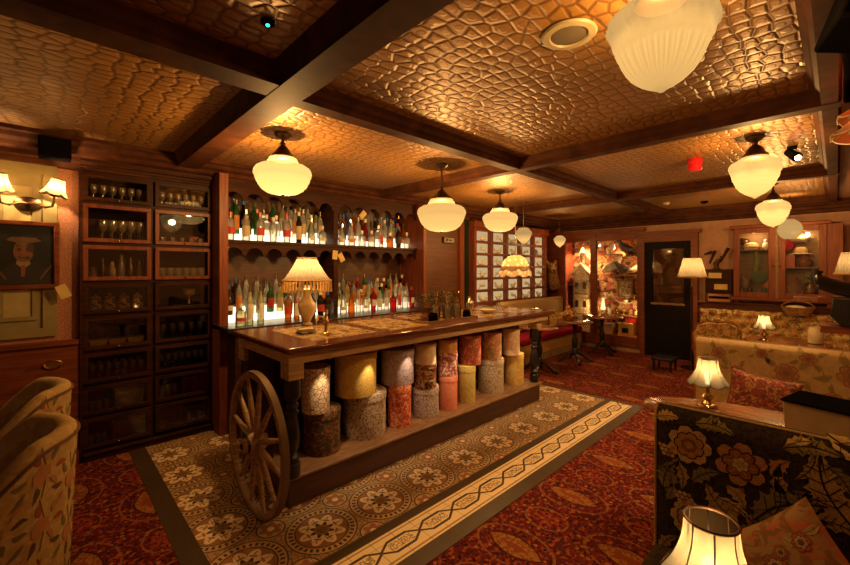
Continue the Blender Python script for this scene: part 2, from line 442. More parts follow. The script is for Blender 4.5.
# ------------------------------------------------------------------ lamps: pendants
def cord_parts(t, ztop, zf, cord=.006, can=.065):
    """ceiling rose, rod and fitter; local origin at the ceiling"""
    mb = MB(); mb.lathe([(.012, -.05), (can * .6, -.035), (can, -.012), (can, 0)], 20); mb.build('ceiling_rose', BRONZE, t)
    mb = MB(); mb.tube([(0, 0, -.03), (0, 0, zf + .1)], .011 if cord > .004 else .003, 8); mb.build('rod', BRONZE, t)
def fitter(t, zf, r=.10):
    mb = MB(); mb.lathe([(.014, .13), (.022, .115), (.018, .10), (.035, .085), (.055, .06), (.06, .05), (r * .85, .03), (r, .015), (r + .006, 0), (r, -.015), (r * .9, -.02)], 24, (0, 0, zf)); mb.build('fitter', BRONZE, t)
GP = 3.2
def globe_round(loc, zbot, D, label, p=68):
    t = thing('schoolhouse_pendant', label, 'pendant lamp', loc, 0, 'round opal pendants over the bar')
    zb = zbot - loc[2]; H = D * .66; R = D / 2; zf = zb + H
    cord_parts(t, 0, zf); fitter(t, zf, R * .42)
    pr = [(.012, 0), (R * .3, .006), (R * .52, .022), (R * .70, .055), (R * .82, .10), (R * .90, .15), (R * .925, .18), (R * .97, .19), (R, .215), (R * .99, .245), (R * .93, .275), (R * .82, .295), (R * .66, .31), (R * .56, .318), (R * .54, .34), (R * .50, .36), (R * .47, .38)]
    s = H / .38
    mb = MB(); mb.lathe([(r, z * s) for r, z in pr], 64, (0, 0, zb), mod=lambda a, k, z: 1 + .03 * abs(math.cos(a * 9)) * (k < 7), cap=False); mb.build('globe', OPAL, t, angle=60)
    mb = MB(); mb.ell((0, 0, zb), (.014, .014, .01), 10); mb.build('finial', BRONZE, t)
    light((0, 0, zb + H * .52), p * GP, .05, parent=t)
def globe_pointed(loc, zbot, D, label, p=60, ar=1.0):
    t = thing('pointed_glass_pendant', label, 'pendant lamp', loc, 0, 'pointed opal pendants over the seating')
    zb = zbot - loc[2]; R = D / 2; H = D * ar; zf = zb + H
    cord_parts(t, 0, zf); fitter(t, zf, R * .5)
    pr = [(.01, 0), (.05, .012), (.11, .035), (.17, .055), (.27, .08), (.42, .13), (.57, .20), (.69, .29), (.77, .38), (.80, .43), (.87, .46), (.89, .49), (.92, .56), (.94, .62), (1.0, .66), (1.02, .72), (1.0, .78), (.92, .86), (.72, .93), (.60, .96), (.56, .98), (.55, 1)]
    mb = MB(); mb.lathe([(r * R, z * H) for r, z in pr], 168, (0, 0, zb), mod=lambda a, k, z: 1 + (.11 * abs(math.cos(a * 12)) - .07 if 3 <= k <= 9 else (.045 * math.cos(a * 6) * (1 + .6 * math.cos(a * 30 + k)) if 12 <= k <= 17 else 0)), cap=False); mb.build('globe', OPAL, t, angle=70)
    light((0, 0, zb + H * .55), p * GP, .05, parent=t)
globe_round((1.352, 3.034, 2.72), 2.235, .44, 'round ribbed opal glass pendant nearest the glass-fronted cabinet', 88)
globe_round((2.92, 2.80, 2.72), 2.03, .50, 'lowest-hanging round opal pendant over the middle of the bar')
globe_round((4.504, 3.206, 2.72), 2.16, .48, 'round opal pendant over the far end of the bar, before the niches')
globe_pointed((1.665, .455, 2.72), 2.31, .355, 'huge-looking pointed opal glass pendant cut off by the top edge', 30)
globe_pointed((4.138, .459, 2.72), 2.22, .335, 'pointed opal glass pendant beside the small lit ceiling spotlight', 50)
globe_pointed((6.46, .545, 2.72), 2.16, .335, 'pointed opal pendant hanging in front of the far glazed cupboards', 50)
# small ones
t = thing('ball_pendant', 'small plain round glass pendant just behind the pointed one by the cupboards', 'pendant lamp', (7.75, .47, 2.5))
mb = MB(); mb.tube([(0, 0, .2), (0, 0, -.12)], .006); mb.build('rod', BRONZE, t)
mb = MB(); mb.lathe([(.01, -.42), (.07, -.41), (.12, -.36), (.14, -.28), (.12, -.2), (.07, -.15), (.05, -.13)], 32, cap=False); mb.build('globe', OPAL, t)
light((0, 0, -.28), 36, .03, parent=t)
for nm, lab, loc, zb, w in (('acorn_pendant', 'small acorn-shaped opal pendant in front of the lit niches', (5.4, 3.4, 2.72), 2.03, .26), ('acorn_pendant', 'small acorn-shaped opal pendant in the far corner above the animal head', (7.42, 3.84, 2.72), 2.08, .23)):
    t = thing(nm, lab, 'pendant lamp', loc); z = zb - loc[2]
    mb = MB(); mb.tube([(0, 0, 0), (0, 0, z + w * 1.1)], .005); mb.build('cord', BRONZE, t)
    mb = MB(); mb.lathe([(.03, .03), (w * .3, .02), (w * .32, 0)], 20, (0, 0, z + w)); mb.build('fitter', BRONZE, t)
    mb = MB(); mb.lathe([(r * w, q * w) for r, q in ((.02, 0), (.08, .06), (.22, .18), (.38, .38), (.45, .55), (.50, .64), (.50, .74), (.44, .82), (.34, .92), (.28, 1.0))], 32, (0, 0, z), cap=False); mb.build('globe', OPAL, t)
    light((0, 0, z + w * .5), 36, .03, parent=t)
def bell_shade(t, z0, h, rt, rb, n=8, mats=None, name='lamp_shade', scal=True, M=None, trim=True):
    mats = mats or [CLOTH, BRONZE]
    def fn(u, v):
        a = u * 2 * PI; f = (1 - v) ** 2.2
        r = rt + (rb - rt) * f
        r *= 1 + .05 * (abs(math.cos(a * n / 2)) - .6) * (1 - v * .8)
        z = z0 + h * v - (.1 * h * (abs(math.sin(a * n / 2)) ** .7) * (1 - v) ** 5 if scal else 0)
        return (r * math.cos(a), r * math.sin(a), z)
    mb = MB(); mb.grid(fn, n * 10, 12, M=M)
    s = mb.build(name, mats[0], t, angle=80)
    if trim:
        mb = MB()
        for v in (0, 1): mb.tube([fn(i / (n * 6), v) for i in range(n * 6 + 1)], .0035, 5, cap=False, M=M)
        for k in range(n): mb.tube([tuple(q * (1.01 if i < 2 else 1) for i, q in enumerate(fn((k) / n, v / 8))) for v in range(9)], .0018, 4, M=M)
        mb.build('trim_braid', mats[1], s)
    return s
# floral two-tier dome pendant
t = thing('dome_pendant', 'floral fabric dome pendant with scalloped tiers before the lit niches', 'pendant lamp', (5.14, 3.38, 2.72))
mb = MB(); mb.tube([(0, 0, 0), (0, 0, -.85)], .004); mb.build('cord', BRONZE, t)
def dome(z0, h, r0, r1, nm, mat):
    def fn(u, v):
        a = u * 2 * PI; q = math.cos(v * PI / 2); r = r1 + (r0 - r1) * q
        r *= 1 + .03 * abs(math.cos(a * 4))
        return (r * math.cos(a), r * math.sin(a), z0 + h * math.sin(v * PI / 2) - .03 * abs(math.sin(a * 4)) * (1 - v) ** 3)
    mb = MB(); mb.grid(fn, 64, 10); return mb.build(nm, mat, t, angle=80)
dome(-1.07, .21, .205, .03, 'upper_tier', CLOTHG); dome(-1.16, .13, .235, .18, 'lower_tier', CLOTHG)
light((0, 0, -1.03), 20, .03, parent=t)

# ceiling fittings
t = thing('ceiling_speaker', 'round cream speaker grille set in the ceiling near the big pendant', 'ceiling speaker', (1.715, .843, 2.72))
mb = MB(); mb.lathe([(.115, 0), (.12, -.006), (.112, -.014), (.085, -.016), (.08, -.008)], 40, cap=False); mb.build('bezel', plain('cream_plastic', (.42, .34, .2), .4), t)
mb = MB(); mb.lathe([(.0, -.012), (.05, -.012), (.082, -.006)], 40, cap=False); mb.build('grille', plain('grille_grey', (.14, .11, .07), .4), t)
t = thing('status_light', 'tiny glowing green detector light on the ceiling', 'detector', (.69, 1.70, 2.72))
mb = MB(); mb.lathe([(.03, 0), (.03, -.01), (.01, -.016)], 16); mb.build('housing', BLACK, t)
mb = MB(); mb.ell((0, 0, -.018), (.008, .008, .006)); mb.build('lens', emit('green_led', (.02, 1, .35), 4), t)
t = thing('fire_alarm', 'bright red fire alarm sounder fixed under the ceiling', 'alarm', (4.553, .955, 2.72))
mb = MB(); RA = Mat('red_plastic', .4, color=(.65, .012, .02)).m; mb.lathe([(.055, 0), (.06, -.012), (.06, -.05), (.05, -.055), (.055, -.06), (.06, -.1), (.045, -.115)], 24); mb.build('housing', RA, t)
t = thing('ceiling_spotlight', 'small lit black spotlight pointing down near the ceiling edge', 'spotlight', (4.7, .27, 2.72))
mb = MB(); mb.lathe([(.035, 0), (.035, -.02)], 16); mb.tube([(0, 0, -.02), (0, 0, -.06)], .008); mb.tube([(.02, .03, -.035), (0, 0, -.07), (-.05, -.035, -.11)], [.032, .034, .04], 16, cap=False); mb.build('lamp_body', BLACK, t)
mb = MB(); mb.ell((-.055, -.04, -.118), (.022, .022, .022)); mb.build('bulb', emit('spot_bulb', (1, .8, .45), 12), t)
spot((4.63, .215, 2.56), (3.9, 1.6, 0), 90, 80)
t = thing('hanging_loudspeaker', 'big tilted black loudspeaker hanging at the top right corner', 'loudspeaker', (1.98, -.155, 2.66), .2)
mb = MB(); mb.tube([(0, 0, 0), (0, 0, -.04)], .012); mb.build('bracket', BLACK, t)
M = Matrix.Translation((0, 0, -.14)) @ Euler((.32, -.1, 0)).to_matrix().to_4x4()
mb = MB(); mb.box(-.17, .17, -.16, .16, -.12, .10, M=M); mb.build('cabinet', BLACK, t, bevel=.012)
mb = MB(); mb.box(-.175, -.17, -.14, .14, -.10, .08, M=M); mb.build('grille', BLACK, t)
t = thing('hanging_loudspeaker', 'dark box-shaped unit bracketed below the beam behind the hanging loudspeaker', 'loudspeaker', (2.46, -.14, 2.66), 0)
mb = MB(); mb.box(-.03, .03, -.03, .03, -.06, 0); mb.build('bracket', BLACK, t)
mb = MB(); mb.box(-.16, .16, -.14, .12, -.26, -.05); mb.box(-.2, -.16, -.1, .08, -.22, -.09); mb.build('cabinet', BLACK, t, bevel=.01)
t = thing('tiered_fabric_pendant', 'striped fabric pendant shade with scalloped white edging at the right edge', 'pendant lamp', (2.95, -.21, 2.66))
mb = MB(); mb.tube([(0, 0, 0), (0, 0, -.12)], .005); mb.build('cord', BLACK, t)
STR = shade_mat('striped_lit_cloth', (1, .8, .5), .05, .0, .45, ((.9, .25, .1), 22))
bell_shade(t, -.24, .20, .05, .21, 10, [STR, CREAM]); bell_shade(t, -.33, .12, .15, .235, 10, [STR, CREAM], 'lower_shade')
light((0, 0, -.18), 7, .03, parent=t)
for i, (x, y, lab) in enumerate(((7.2, 1.9, 'small brown sprinkler head under the far ceiling left of the red alarm'), (7.5, 1.45, 'small dark smoke detector on the far ceiling above the corridor door'))):
    t = thing('smoke_detector', lab, 'detector', (x, y, 2.72)); mb = MB(); mb.lathe([(.05, 0), (.05, -.02), (.03, -.035)], 20); mb.build('housing', CREAM if i == 0 else BLACK, t)

# ------------------------------------------------------------------ bar counter
bar = thing('bar_counter', 'long open-fronted wooden bar counter on a dark plinth holding hat boxes', 'bar counter', (0, 0, 0))
mb = MB(); mb.box(1.2, 4.5, 2.6, 3.5, 0, .20, 0); mb.build('plinth', wood('plinth_mahogany', (.045, .014, .008), (.085, .026, .012), .3, (1, 12, 12), 2), bar, bevel=.004)
mb = MB(); mb.box(1.17, 4.53, 2.57, 3.5, .20, .222, 0); mb.build('shelf', W_MID, bar, bevel=.006)
mb = MB(); mb.box(1.25, 4.5, 3.2, 3.24, .222, 1.0); mb.box(1.2, 1.24, 2.95, 3.5, .222, 1.0); mb.box(4.46, 4.5, 2.9, 3.5, .222, 1.0); mb.build('back_panel', W_DARK, bar)
mb = MB(); mb.box(1.17, 4.58, 2.53, 2.62, 1.005, 1.085); mb.box(1.17, 1.25, 2.62, 3.48, 1.005, 1.085); mb.box(4.50, 4.58, 2.62, 3.48, 1.005, 1.085); mb.box(1.15, 4.6, 2.51, 2.55, 1.06, 1.085)
FRI = wood('limed_frieze', (.40, .23, .10), (.66, .45, .24), .45, (1.5, 14, 14), 2); mb.build('frieze', FRI, bar, bevel=.006)
turn = [(.05, 0), (.055, .02), (.055, .10), (.038, .115), (.048, .13), (.05, .15), (.034, .17), (.028, .19), (.045, .22), (.052, .27), (.05, .33), (.038, .42), (.03, .46), (.042, .475), (.045, .49), (.03, .505), (.04, .53), (.042, .545), (.03, .56), (.045, .585), (.055, .60), (.055, .70), (.05, .745)]
for x, y in ((1.225, 2.6), (1.225, 3.42), (4.47, 2.66)):
    mb = MB(); mb.lathe([(r, z * .91) for r, z in turn], 20); mb.build('turned_post', W_BLACK, bar, (x, y, .222))
    mb = MB(); mb.box(-.062, .05, -.075, .05, 0, .184); mb.build('post_block', FRI, bar, (x, y, .90), bevel=.004)
mb = MB()
top = [(1.13, 2.46), (4.64, 2.46), (4.64, 3.53), (1.13, 3.53)]
mb.box(1.13, 4.64, 2.46, 3.53, 1.087, 1.13); wt = mb.build('bar_worktop', W_TOP, bevel=.012)
tag(wt, 'long glossy red-brown bar top with pale inlaid panels', 'bar top')
for i, (a, b) in enumerate(((1.38, 1.98), (2.1, 2.6), (2.72, 3.22), (3.34, 3.84), (3.96, 4.45))):
    mb = MB(); mb.box(a, b, 2.62, 3.34, 1.13, 1.1308); q = mb.build('inlay_panel', W_INL, wt, smooth=False); 
# wagon wheel leaning against the bar end
wh = thing('wagon_wheel', 'old spoked wooden wagon wheel leaning against the near bar end', 'wheel', (1.02, 2.715, 0))
R = .478
def ring(r0, r1, x0, x1, n=72):
    mb = MB(); vs = []
    for i in range(n):
        a = 2 * PI * i / n
        for r, x in ((r0, x0), (r1, x0), (r1, x1), (r0, x1)): vs.append((x, r * math.cos(a), R + r * math.sin(a)))
    fs = [(i * 4 + j, i * 4 + (j + 1) % 4, ((i + 1) % n) * 4 + (j + 1) % 4, ((i + 1) % n) * 4 + j) for i in range(n) for j in range(4)]
    mb.add(vs, fs); return mb
ring(R - .048, R - .006, -.020, .020).build('rim', W_WHEEL, wh, bevel=.006, angle=30)
ring(R - .006, R, -.022, .022).build('iron_tyre', plain('rusty_iron', (.16, .09, .045), .6, .3), wh, angle=30)
T = Matrix.Translation((0, 0, R)) @ Matrix.Rotation(PI / 2, 4, 'Y')
mb = MB(); mb.lathe([(.02, -.09), (.045, -.085), (.05, -.06), (.06, -.04), (.068, -.02), (.068, .02), (.06, .04), (.05, .05), (.045, .07)], 24, M=T); hub = mb.build('hub', W_WHEEL, wh)
mb = MB(); mb.lathe([(.053, -.066), (.055, -.064), (.055, -.05), (.053, -.048)], 24, M=T, cap=False); mb.lathe([(.0, -.1), (.018, -.098), (.022, -.09)], 16, M=T); mb.build('hub_band', IRON, hub)
for i in range(12):
    a = 2 * PI * (i + .35) / 12; d = Vector((0, math.cos(a), math.sin(a))); C = Vector((0, 0, R))
    mb = MB(); mb.tube([C + d * r for r in (.05, .09, .14, .2, .28, .36, .43, .44)], [.016, .016, .019, .021, .018, .014, .012, .012], 10); mb.build('spoke', W_WHEEL, wh)

# hat boxes
def hatmat(i, kind, cols, sc, t=(.45, .5), b=0):
    cols = [tuple(min(.85, q * 1.3) for q in c) for c in cols]; return spots('hat_box_paper_%d' % i, cols, sc, t, kind, rough=.7, bump=b)
HB = [
 (1.553, .296, .222, .335, 'noise', [(.10, .045, .02), (.22, .09, .035), (.05, .04, .02)], 20, 'dark brown floral hat box, bottom left nearest the wheel'),
 (1.50, .225, .557, .345, 'edge', [(.60, .46, .30), (.10, .05, .03), (.45, .3, .18)], 26, 'cream crackle-pattern hat box standing on the dark brown one'),
 (1.863, .365, .592, .355, 'vor', [(.52, .33, .07), (.60, .42, .12)], 60, 'largest plain mustard yellow hat box in the upper row'),
 (1.953, .383, .222, .37, 'edge', [(.36, .28, .20), (.09, .06, .05), (.5, .38, .26)], 24, 'large grey-cream paisley hat box under the mustard yellow one'),
 (2.318, .315, .60, .32, 'edge', [(.36, .27, .30), (.20, .14, .17), (.42, .34, .36)], 22, 'lilac grey patterned hat box in the upper row'),
 (2.341, .23, .222, .378, 'noise', [(.60, .15, .07), (.75, .33, .16), (.40, .06, .04)], 22, 'narrow coral red printed hat box under the lilac one'),
 (2.666, .230, .735, .195, 'noise', [(.62, .42, .24), (.70, .52, .33)], 8, 'flat plain peach cream hat box, topmost of the stack of three'),
 (2.666, .234, .50, .235, 'noise', [(.03, .022, .018), (.42, .30, .14), (.25, .07, .03)], 17, 'black and gold flowered hat box in the middle of its stack'),
 (2.673, .275, .222, .278, 'edge', [(.42, .33, .30), (.12, .07, .07), (.52, .42, .36)], 30, 'grey-pink flowered hat box under the black and gold one'),
 (2.987, .217, .80, .13, 'noise', [(.50, .24, .08), (.58, .30, .12)], 8, 'flat plain orange-brown hat box topping the second stack of three'),
 (2.987, .217, .565, .235, 'vor', [(.50, .24, .20), (.62, .46, .36), (.35, .08, .08)], 26, 'pink and white flowered hat box in the middle of its stack'),
 (2.995, .207, .222, .343, 'noise', [(.66, .17, .10), (.72, .25, .15)], 40, 'plain coral pink hat box standing on the shelf'),
 (3.348, .255, .61, .32, 'noise', [(.42, .07, .06), (.62, .22, .14), (.30, .12, .05)], 18, 'crimson flowered hat box in the upper row'),
 (3.289, .206, .222, .388, 'noise', [(.44, .33, .08), (.50, .40, .13)], 30, 'narrow plain olive yellow hat box under the crimson one'),
 (3.737, .244, .605, .315, 'noise', [(.58, .44, .26), (.30, .22, .12), (.55, .2, .1)], 20, 'cream leaf-printed hat box in the upper row'),
 (3.718, .32, .222, .383, 'edge', [(.46, .36, .24), (.16, .10, .06), (.52, .42, .3)], 28, 'wide beige flowered hat box under the cream leaf-printed one'),
 (4.134, .222, .60, .32, 'vor', [(.56, .36, .22), (.66, .48, .32)], 36, 'pale peach hat box in the upper row at the far end'),
 (4.20, .25, .222, .378, 'noise', [(.52, .33, .08), (.60, .42, .13)], 14, 'plain golden yellow hat box at the far end of the shelf')]
for i, (x, w, z0, h, kd, cols, sc, lab) in enumerate(HB):
    r = w / 2 * .97; y = 2.68 + r; r *= y / 2.78; x = x * y / 2.78
    t = thing('hat_box', lab, 'hat box', (x, y, z0), 0, 'hat boxes in the open bar front')
    m = hatmat(i, kd, cols, sc, (.45, .52) if kd != 'edge' else (.03, .09))
    lh = min(.06, h * .2)
    mb = MB(); mb.lathe([(r * .96, 0), (r * .965, .003), (r * .965, h - lh + .005)], 40); mb.build('body', m, t)
    mb = MB(); mb.lathe([(r * .97, h - lh), (r, h - lh), (r, h - .006), (r * .985, h), (0, h)], 40, cap=False); mb.build('lid', m, t)

for i, x in enumerate((1.50, 1.93, 2.36, 2.78, 3.10, 3.48, 3.90, 4.30)):
    t = thing('undercounter_spotlight', 'tiny brass downlight under the bar top edge, %s from the wheel end' % ORD[i], 'spotlight', (x, 2.575, 1.004), 0, 'downlights under the bar edge')
    mb = MB(); mb.lathe([(.016, 0), (.016, -.012), (.013, -.014)], 14); mb.build('housing', BRASS, t)
    spot((x, 2.575, .985), (x + .0, 2.66, .5), 6.5, 62, .006, (1, .70, .38))

# ------------------------------------------------------------------ table lamps
def lamp_base(t, h, mat, style='brass'):
    mb = MB()
    if style == 'brass':
        mb.lathe([(.055, 0), (.058, .008), (.05, .016), (.03, .022), (.018, .04), (.03, .055), (.034, .068), (.024, .08), (.012, .09), (.010, h - .02), (.016, h - .015), (.014, h)], 24)
    elif style == 'vase':
        mb.lathe([(.045, 0), (.05, .01), (.03, .03), (.035, .045), (.07, .11), (.085, .16), (.08, .20), (.05, .24), (.035, .28), (.04, .31), (.05, .33), (.03, .34), (.02, h)], 28)
    return mb.build('base', mat, t)
def small_lamp(loc, label, p=3, s=1, name='table_lamp', open_top=True):
    t = thing(name, label, 'table lamp', loc, .3, 'small lamps on the seating tables', (s, s, s))
    lamp_base(t, .15, BRASS)
    bell_shade(t, .165, .16, .055, .115, 8)
    mb = MB(); mb.lathe([(.012, .14), (.014, .17), (.02, .19), (.018, .225), (.005, .24)], 12); mb.build('bulb', BULB, t)
    mb = MB()
    for a in (0, PI * 2 / 3, PI * 4 / 3): mb.tube([(.012, 0, .18), (.03 * math.cos(a), .03 * math.sin(a), .27), (.055 * math.cos(a), .055 * math.sin(a), .325)], .0018, 5)
    mb.lathe([(.02, .268), (.022, .27), (.02, .272)], 16, cap=False)
    mb.build('shade_carrier', IRON, t)
    light((0, 0, .262), p, .015, parent=t)
    return t

# fringed lamp on the bar
t = thing('fringed_bar_lamp', 'cream vase lamp with pleated fringed shade standing on the bar', 'table lamp', (1.745, 3.40, 1.13))
lamp_base(t, .37, CREAM, 'vase')
def pf(u, v):
    a = u * 2 * PI; q = i_ = u * 72
    r = .215 - .135 * v ** .8 + (.004 if int(q) % 2 else 0)
    return (r * math.cos(a), r * math.sin(a), .415 + .205 * v)
mb = MB(); mb.grid(pf, 144, 6); sh = mb.build('pleated_shade', shade_mat('pleated_cream_cloth', (1, .80, .52), .14, 0, .30), t, smooth=False)
GOLDF = plain('gold_fringe', (.42, .22, .05), .7)
mb = MB()
for z, r in ((.415, .218), (.62, .084)): mb.tube([(r * math.cos(a * PI / 24), r * math.sin(a * PI / 24), z) for a in range(49)], .008, 6, cap=False)
mb.build('gold_braid', GOLDF, sh)
mb = MB()
for k in range(40):
    a = k * 2 * PI / 40; x, y = .217 * math.cos(a), .217 * math.sin(a)
    mb.tube([(x, y, .41), (x, y, .385), (x * 1.01, y * 1.01, .36), (x * 1.01, y * 1.01, .31)], [.004, .008, .005, .010], 6)
mb.build('fringe', GOLDF, sh)
light((0, 0, .50), 5, .03, parent=t)

# things standing on the bar
t = thing('brass_tap', 'brass bar tap with a curved spout on the near end of the bar', 'tap', (1.60, 2.80, 1.13), .6)
mb = MB(); mb.lathe([(.04, 0), (.042, .01), (.02, .02), (.014, .03), (.014, .10), (.022, .11), (.016, .12), (.012, .17), (.018, .18), (.008, .2)], 20); mb.build('column', BRASS, t)
mb = MB(); mb.tube([(0, 0, .115), (-.06, 0, .15), (-.12, 0, .16), (-.17, 0, .13), (-.18, 0, .10)], .009, 10); mb.build('spout', BRASS, t)
t = thing('napkin_holder', 'pale folded napkins on a small round dish near the brass tap', 'napkins', (1.52, 2.98, 1.13))
mb = MB(); mb.lathe([(.06, 0), (.085, .012), (.082, .015), (.055, .005)], 24); mb.build('dish', BRONZE, t)
mb = MB(); [mb.box(-.06, .06, -.035, .035, .012 + i * .005, .016 + i * .005) for i in range(5)]; mb.build('napkin_stack', CREAM, t)
tr = MB(); tr.box(-.36, .36, -.115, .115, 0, .012); tr.box(-.36, .36, -.115, -.105, .012, .028); tr.box(-.36, .36, .105, .115, .012, .028); tr.box(-.36, -.35, -.115, .115, .012, .028); tr.box(.35, .36, -.115, .115, .012, .028)
TX, TY = 2.93, 2.74
t = thing('bar_tray', 'shallow brown wooden tray with bar tools near the front of the bar', 'tray', (TX, TY, 1.13)); tr.build('tray', W_MID, t)
def jar(mat, nm, lab, loc, r=.038, h=.07, lid=None, cat='jar'):
    t = thing(nm, lab, cat, loc)
    mb = MB(); mb.lathe([(r * .9, 0), (r, .005), (r, h * .8), (r * .8, h * .92), (r * .8, h)], 20, cap=False); mb.lathe([(0, .002), (r * .9, .002)], 20, cap=False); mb.build('jar_body', CLEAR if mat is not BLACK else BLACK, t)
    mb = MB(); mb.lathe([(0, .004), (r * .88, .004), (r * .9, h * .6), (0, h * .62)], 16, cap=False); mb.build('filling', mat, t)
    return t
CHER = plain('cherry_red', (.40, .015, .015), .2)
jar(CHER, 'cherry_jar', 'glass jar of red cherries at the left end of the bar tray', (TX - .31, TY, 1.142), .04, .085)
jar(BLACK, 'straw_caddy', 'black caddy beside the cherry jar on the bar tray', (TX - .21, TY - .02, 1.142), .045, .08, cat='caddy')
def bar_spoon():
    t = thing('mixing_glass', '', 'mixing glass', (0, 0, 0), 0, 'mixing glasses with tools on the bar tray')
    mb = MB(); mb.lathe([(.0, .004), (.034, .004), (.034, 0), (.038, .005), (.045, .14), (.042, .14), (.036, .01)], 20, cap=False); mb.build('glass_body', CLEAR, t)
    mb = MB(); mb.tube([(-.02, 0, .01), (.03, .01, .26)], .003, 6); mb.ell((.031, .01, .265), (.008, .006, .012), 8); mb.tube([(.02, .01, .01), (-.025, -.01, .22)], .003, 6); mb.build('bar_tools', BRASS, t)
    return t
MG = Protos(bar_spoon)
for i, (dx, dy) in enumerate(((-.10, .05), (-.02, -.04), (.05, .05), (.13, -.03), (.20, .05))):
    MG((TX + dx, TY + dy, 1.142), i * 1.3, 'mixing glass with metal tools on the bar tray, %s from the tray left end' % ORD[i])
jar(BLACK, 'black_tumbler', 'small black cup at the far end of the bar tray', (TX + .29, TY - .02, 1.142), .042, .075, cat='cup')
def herb(loc, lab, s=1):
    t = thing('potted_herb', lab, 'potted herb', loc, 0, None, (s, s, s))
    mb = MB(); mb.lathe([(.05, 0), (.065, .09), (.07, .09), (.07, .10), (.055, .10)], 20); mb.build('pot', BRONZE, t)
    mb = MB(); rnd = random.Random(int(loc[0] * 100))
    for _ in range(150):
        a, b, r = rnd.uniform(0, 2 * PI), rnd.uniform(.1, .9), rnd.uniform(.03, .13); c = Vector((r * math.cos(a), r * math.sin(a), .11 + .16 * b * (1.2 - r * 4)))
        d = Vector((math.cos(a + rnd.uniform(-1, 1)), math.sin(a), rnd.uniform(-.3, .8))).normalized() * .035; w = d.cross(Vector((rnd.random(), .3, 1))).normalized() * .012
        mb.add([c, c + d * .5 + w, c + d, c + d * .5 - w], [(0, 1, 2, 3)])
    mb.build('foliage', GREEN, t)
herb((2.98, 3.08, 1.13), 'bushy dark green herb pot behind the bar tray, left one'); herb((3.36, 3.12, 1.13), 'bushy dark green herb pot behind the bar tray, right one')
t = thing('white_bowl', 'shallow pale dish on the far stretch of the bar top', 'bowl', (3.75, 2.85, 1.13)); mb = MB(); mb.lathe([(.03, 0), (.09, .03), (.1, .045), (.094, .045), (.03, .008), (0, .008)], 28, cap=False); mb.build('dish', CREAM, t)
t = thing('cocktail_shaker', 'silver cocktail shaker on the bar behind the tray far end', 'shaker', (3.55, 2.95, 1.13)); mb = MB(); mb.lathe([(.035, 0), (.045, .12), (.045, .125), (.035, .16), (.02, .18), (.02, .205), (0, .21)], 24); mb.build('shaker_body', SILVER, t)
t = thing('wire_rack', 'thin metal stacking rack on the far end of the bar', 'rack', (4.05, 3.0, 1.13), .2)
mb = MB()
for i in range(5): mb.tube([(-.14 + i * .07, -.08, 0), (-.14 + i * .07, -.02, .11), (-.10 + i * .07, .1, .03)], .004, 6)
mb.tube([(-.16, -.02, .11), (.16, -.02, .11)], .004, 6); mb.build('wires', BRONZE, t)

# ------------------------------------------------------------------ back bar
bb = thing('back_bar', 'dark wooden back bar with scalloped shelves behind the counter', 'back bar', (0, 0, 0))
BX0, BX1, BD = 1.31, 4.0, 2.63
def arches(x0, x1, z0, z1, n):
    """board whose lower edge is cut into a run of arches"""
    pts = [(x1, z1), (x0, z1)]; w = (x1 - x0) / n
    for i in range(n):
        a = x0 + w * i; pts.append((a, z0))
        r = w * .40; cx = a + w / 2
        for k in range(11):
            th = PI - PI * k / 10; pts.append((cx + r * math.cos(th), z0 + .0 + r * .95 * math.sin(th)))
    pts.append((x1, z0)); return pts
mb = MB(); mb.box(1.23, BX1, 4.74, 4.84, 0, 2.6); mb.build('back_panel', wood('backbar_brown', (.06, .022, .010), (.10, .038, .016), .4), bb, smooth=False)
mb = MB(); mb.box(1.23, 1.31, 4.2, 4.74, 0, 2.6); p = mb.build('pilaster', W_REDH, bb)
mb = MB(); mb.box(BX1, 4.05, 4.2, 4.74, 0, 2.6); mb.build('pilaster', W_REDH, bb)
mb = MB(); mb.box(BD - .03, BD + .03, 4.36, 4.74, 1.085, 2.6); mb.build('divider', W_DARK, bb)
mb = MB(); mb.box(BX0, BX1, 4.0, 4.74, 0, 1.04); mb.build('base_cabinet', W_DARK, bb)
mb = MB(); mb.box(1.23, 4.05, 3.95, 4.74, 1.04, 1.085); mb.build('back_counter', W_BLACK, bb, bevel=.005)
mb = MB(); mb.box(BX0, BX1, 4.34, 4.74, 1.925, 1.955); mb.build('shelf', W_DARK, bb)
for x0, x1 in ((BX0, BD - .03), (BD + .03, BX1)):
    for zt, zl in ((2.6, 2.38), (1.925, 1.795)):
        mb = MB(); mb.prism(arches(x0, x1, zl, zt, 6), 4.36, 4.39, 'xz')
        o = mb.build('scalloped_valance', W_DARK, bb, smooth=False)
STEP = emit('lit_bottle_step', (1, .80, .50), 2.0)
for x0, x1 in ((BX0 + .03, BD - .06), (BD + .06, BX1 - .03)):
    for z in (1.955, 1.085):
        y0 = 4.40 if z > 1.5 else 4.32
        t = thing('lit_bottle_step', 'glowing stepped bottle riser on the %s %s of the back bar' % ('upper' if z > 1.5 else 'lower', 'left bay' if x0 < 2 else 'right bay'), 'bottle riser', (0, 0, z))
        mb = MB(); mb.box(x0, x1, y0 + .11, y0 + .21, .0, .075); mb.box(x0, x1, y0 + .21, y0 + .31, .0, .15); mb.build('step', STEP, t, smooth=False)
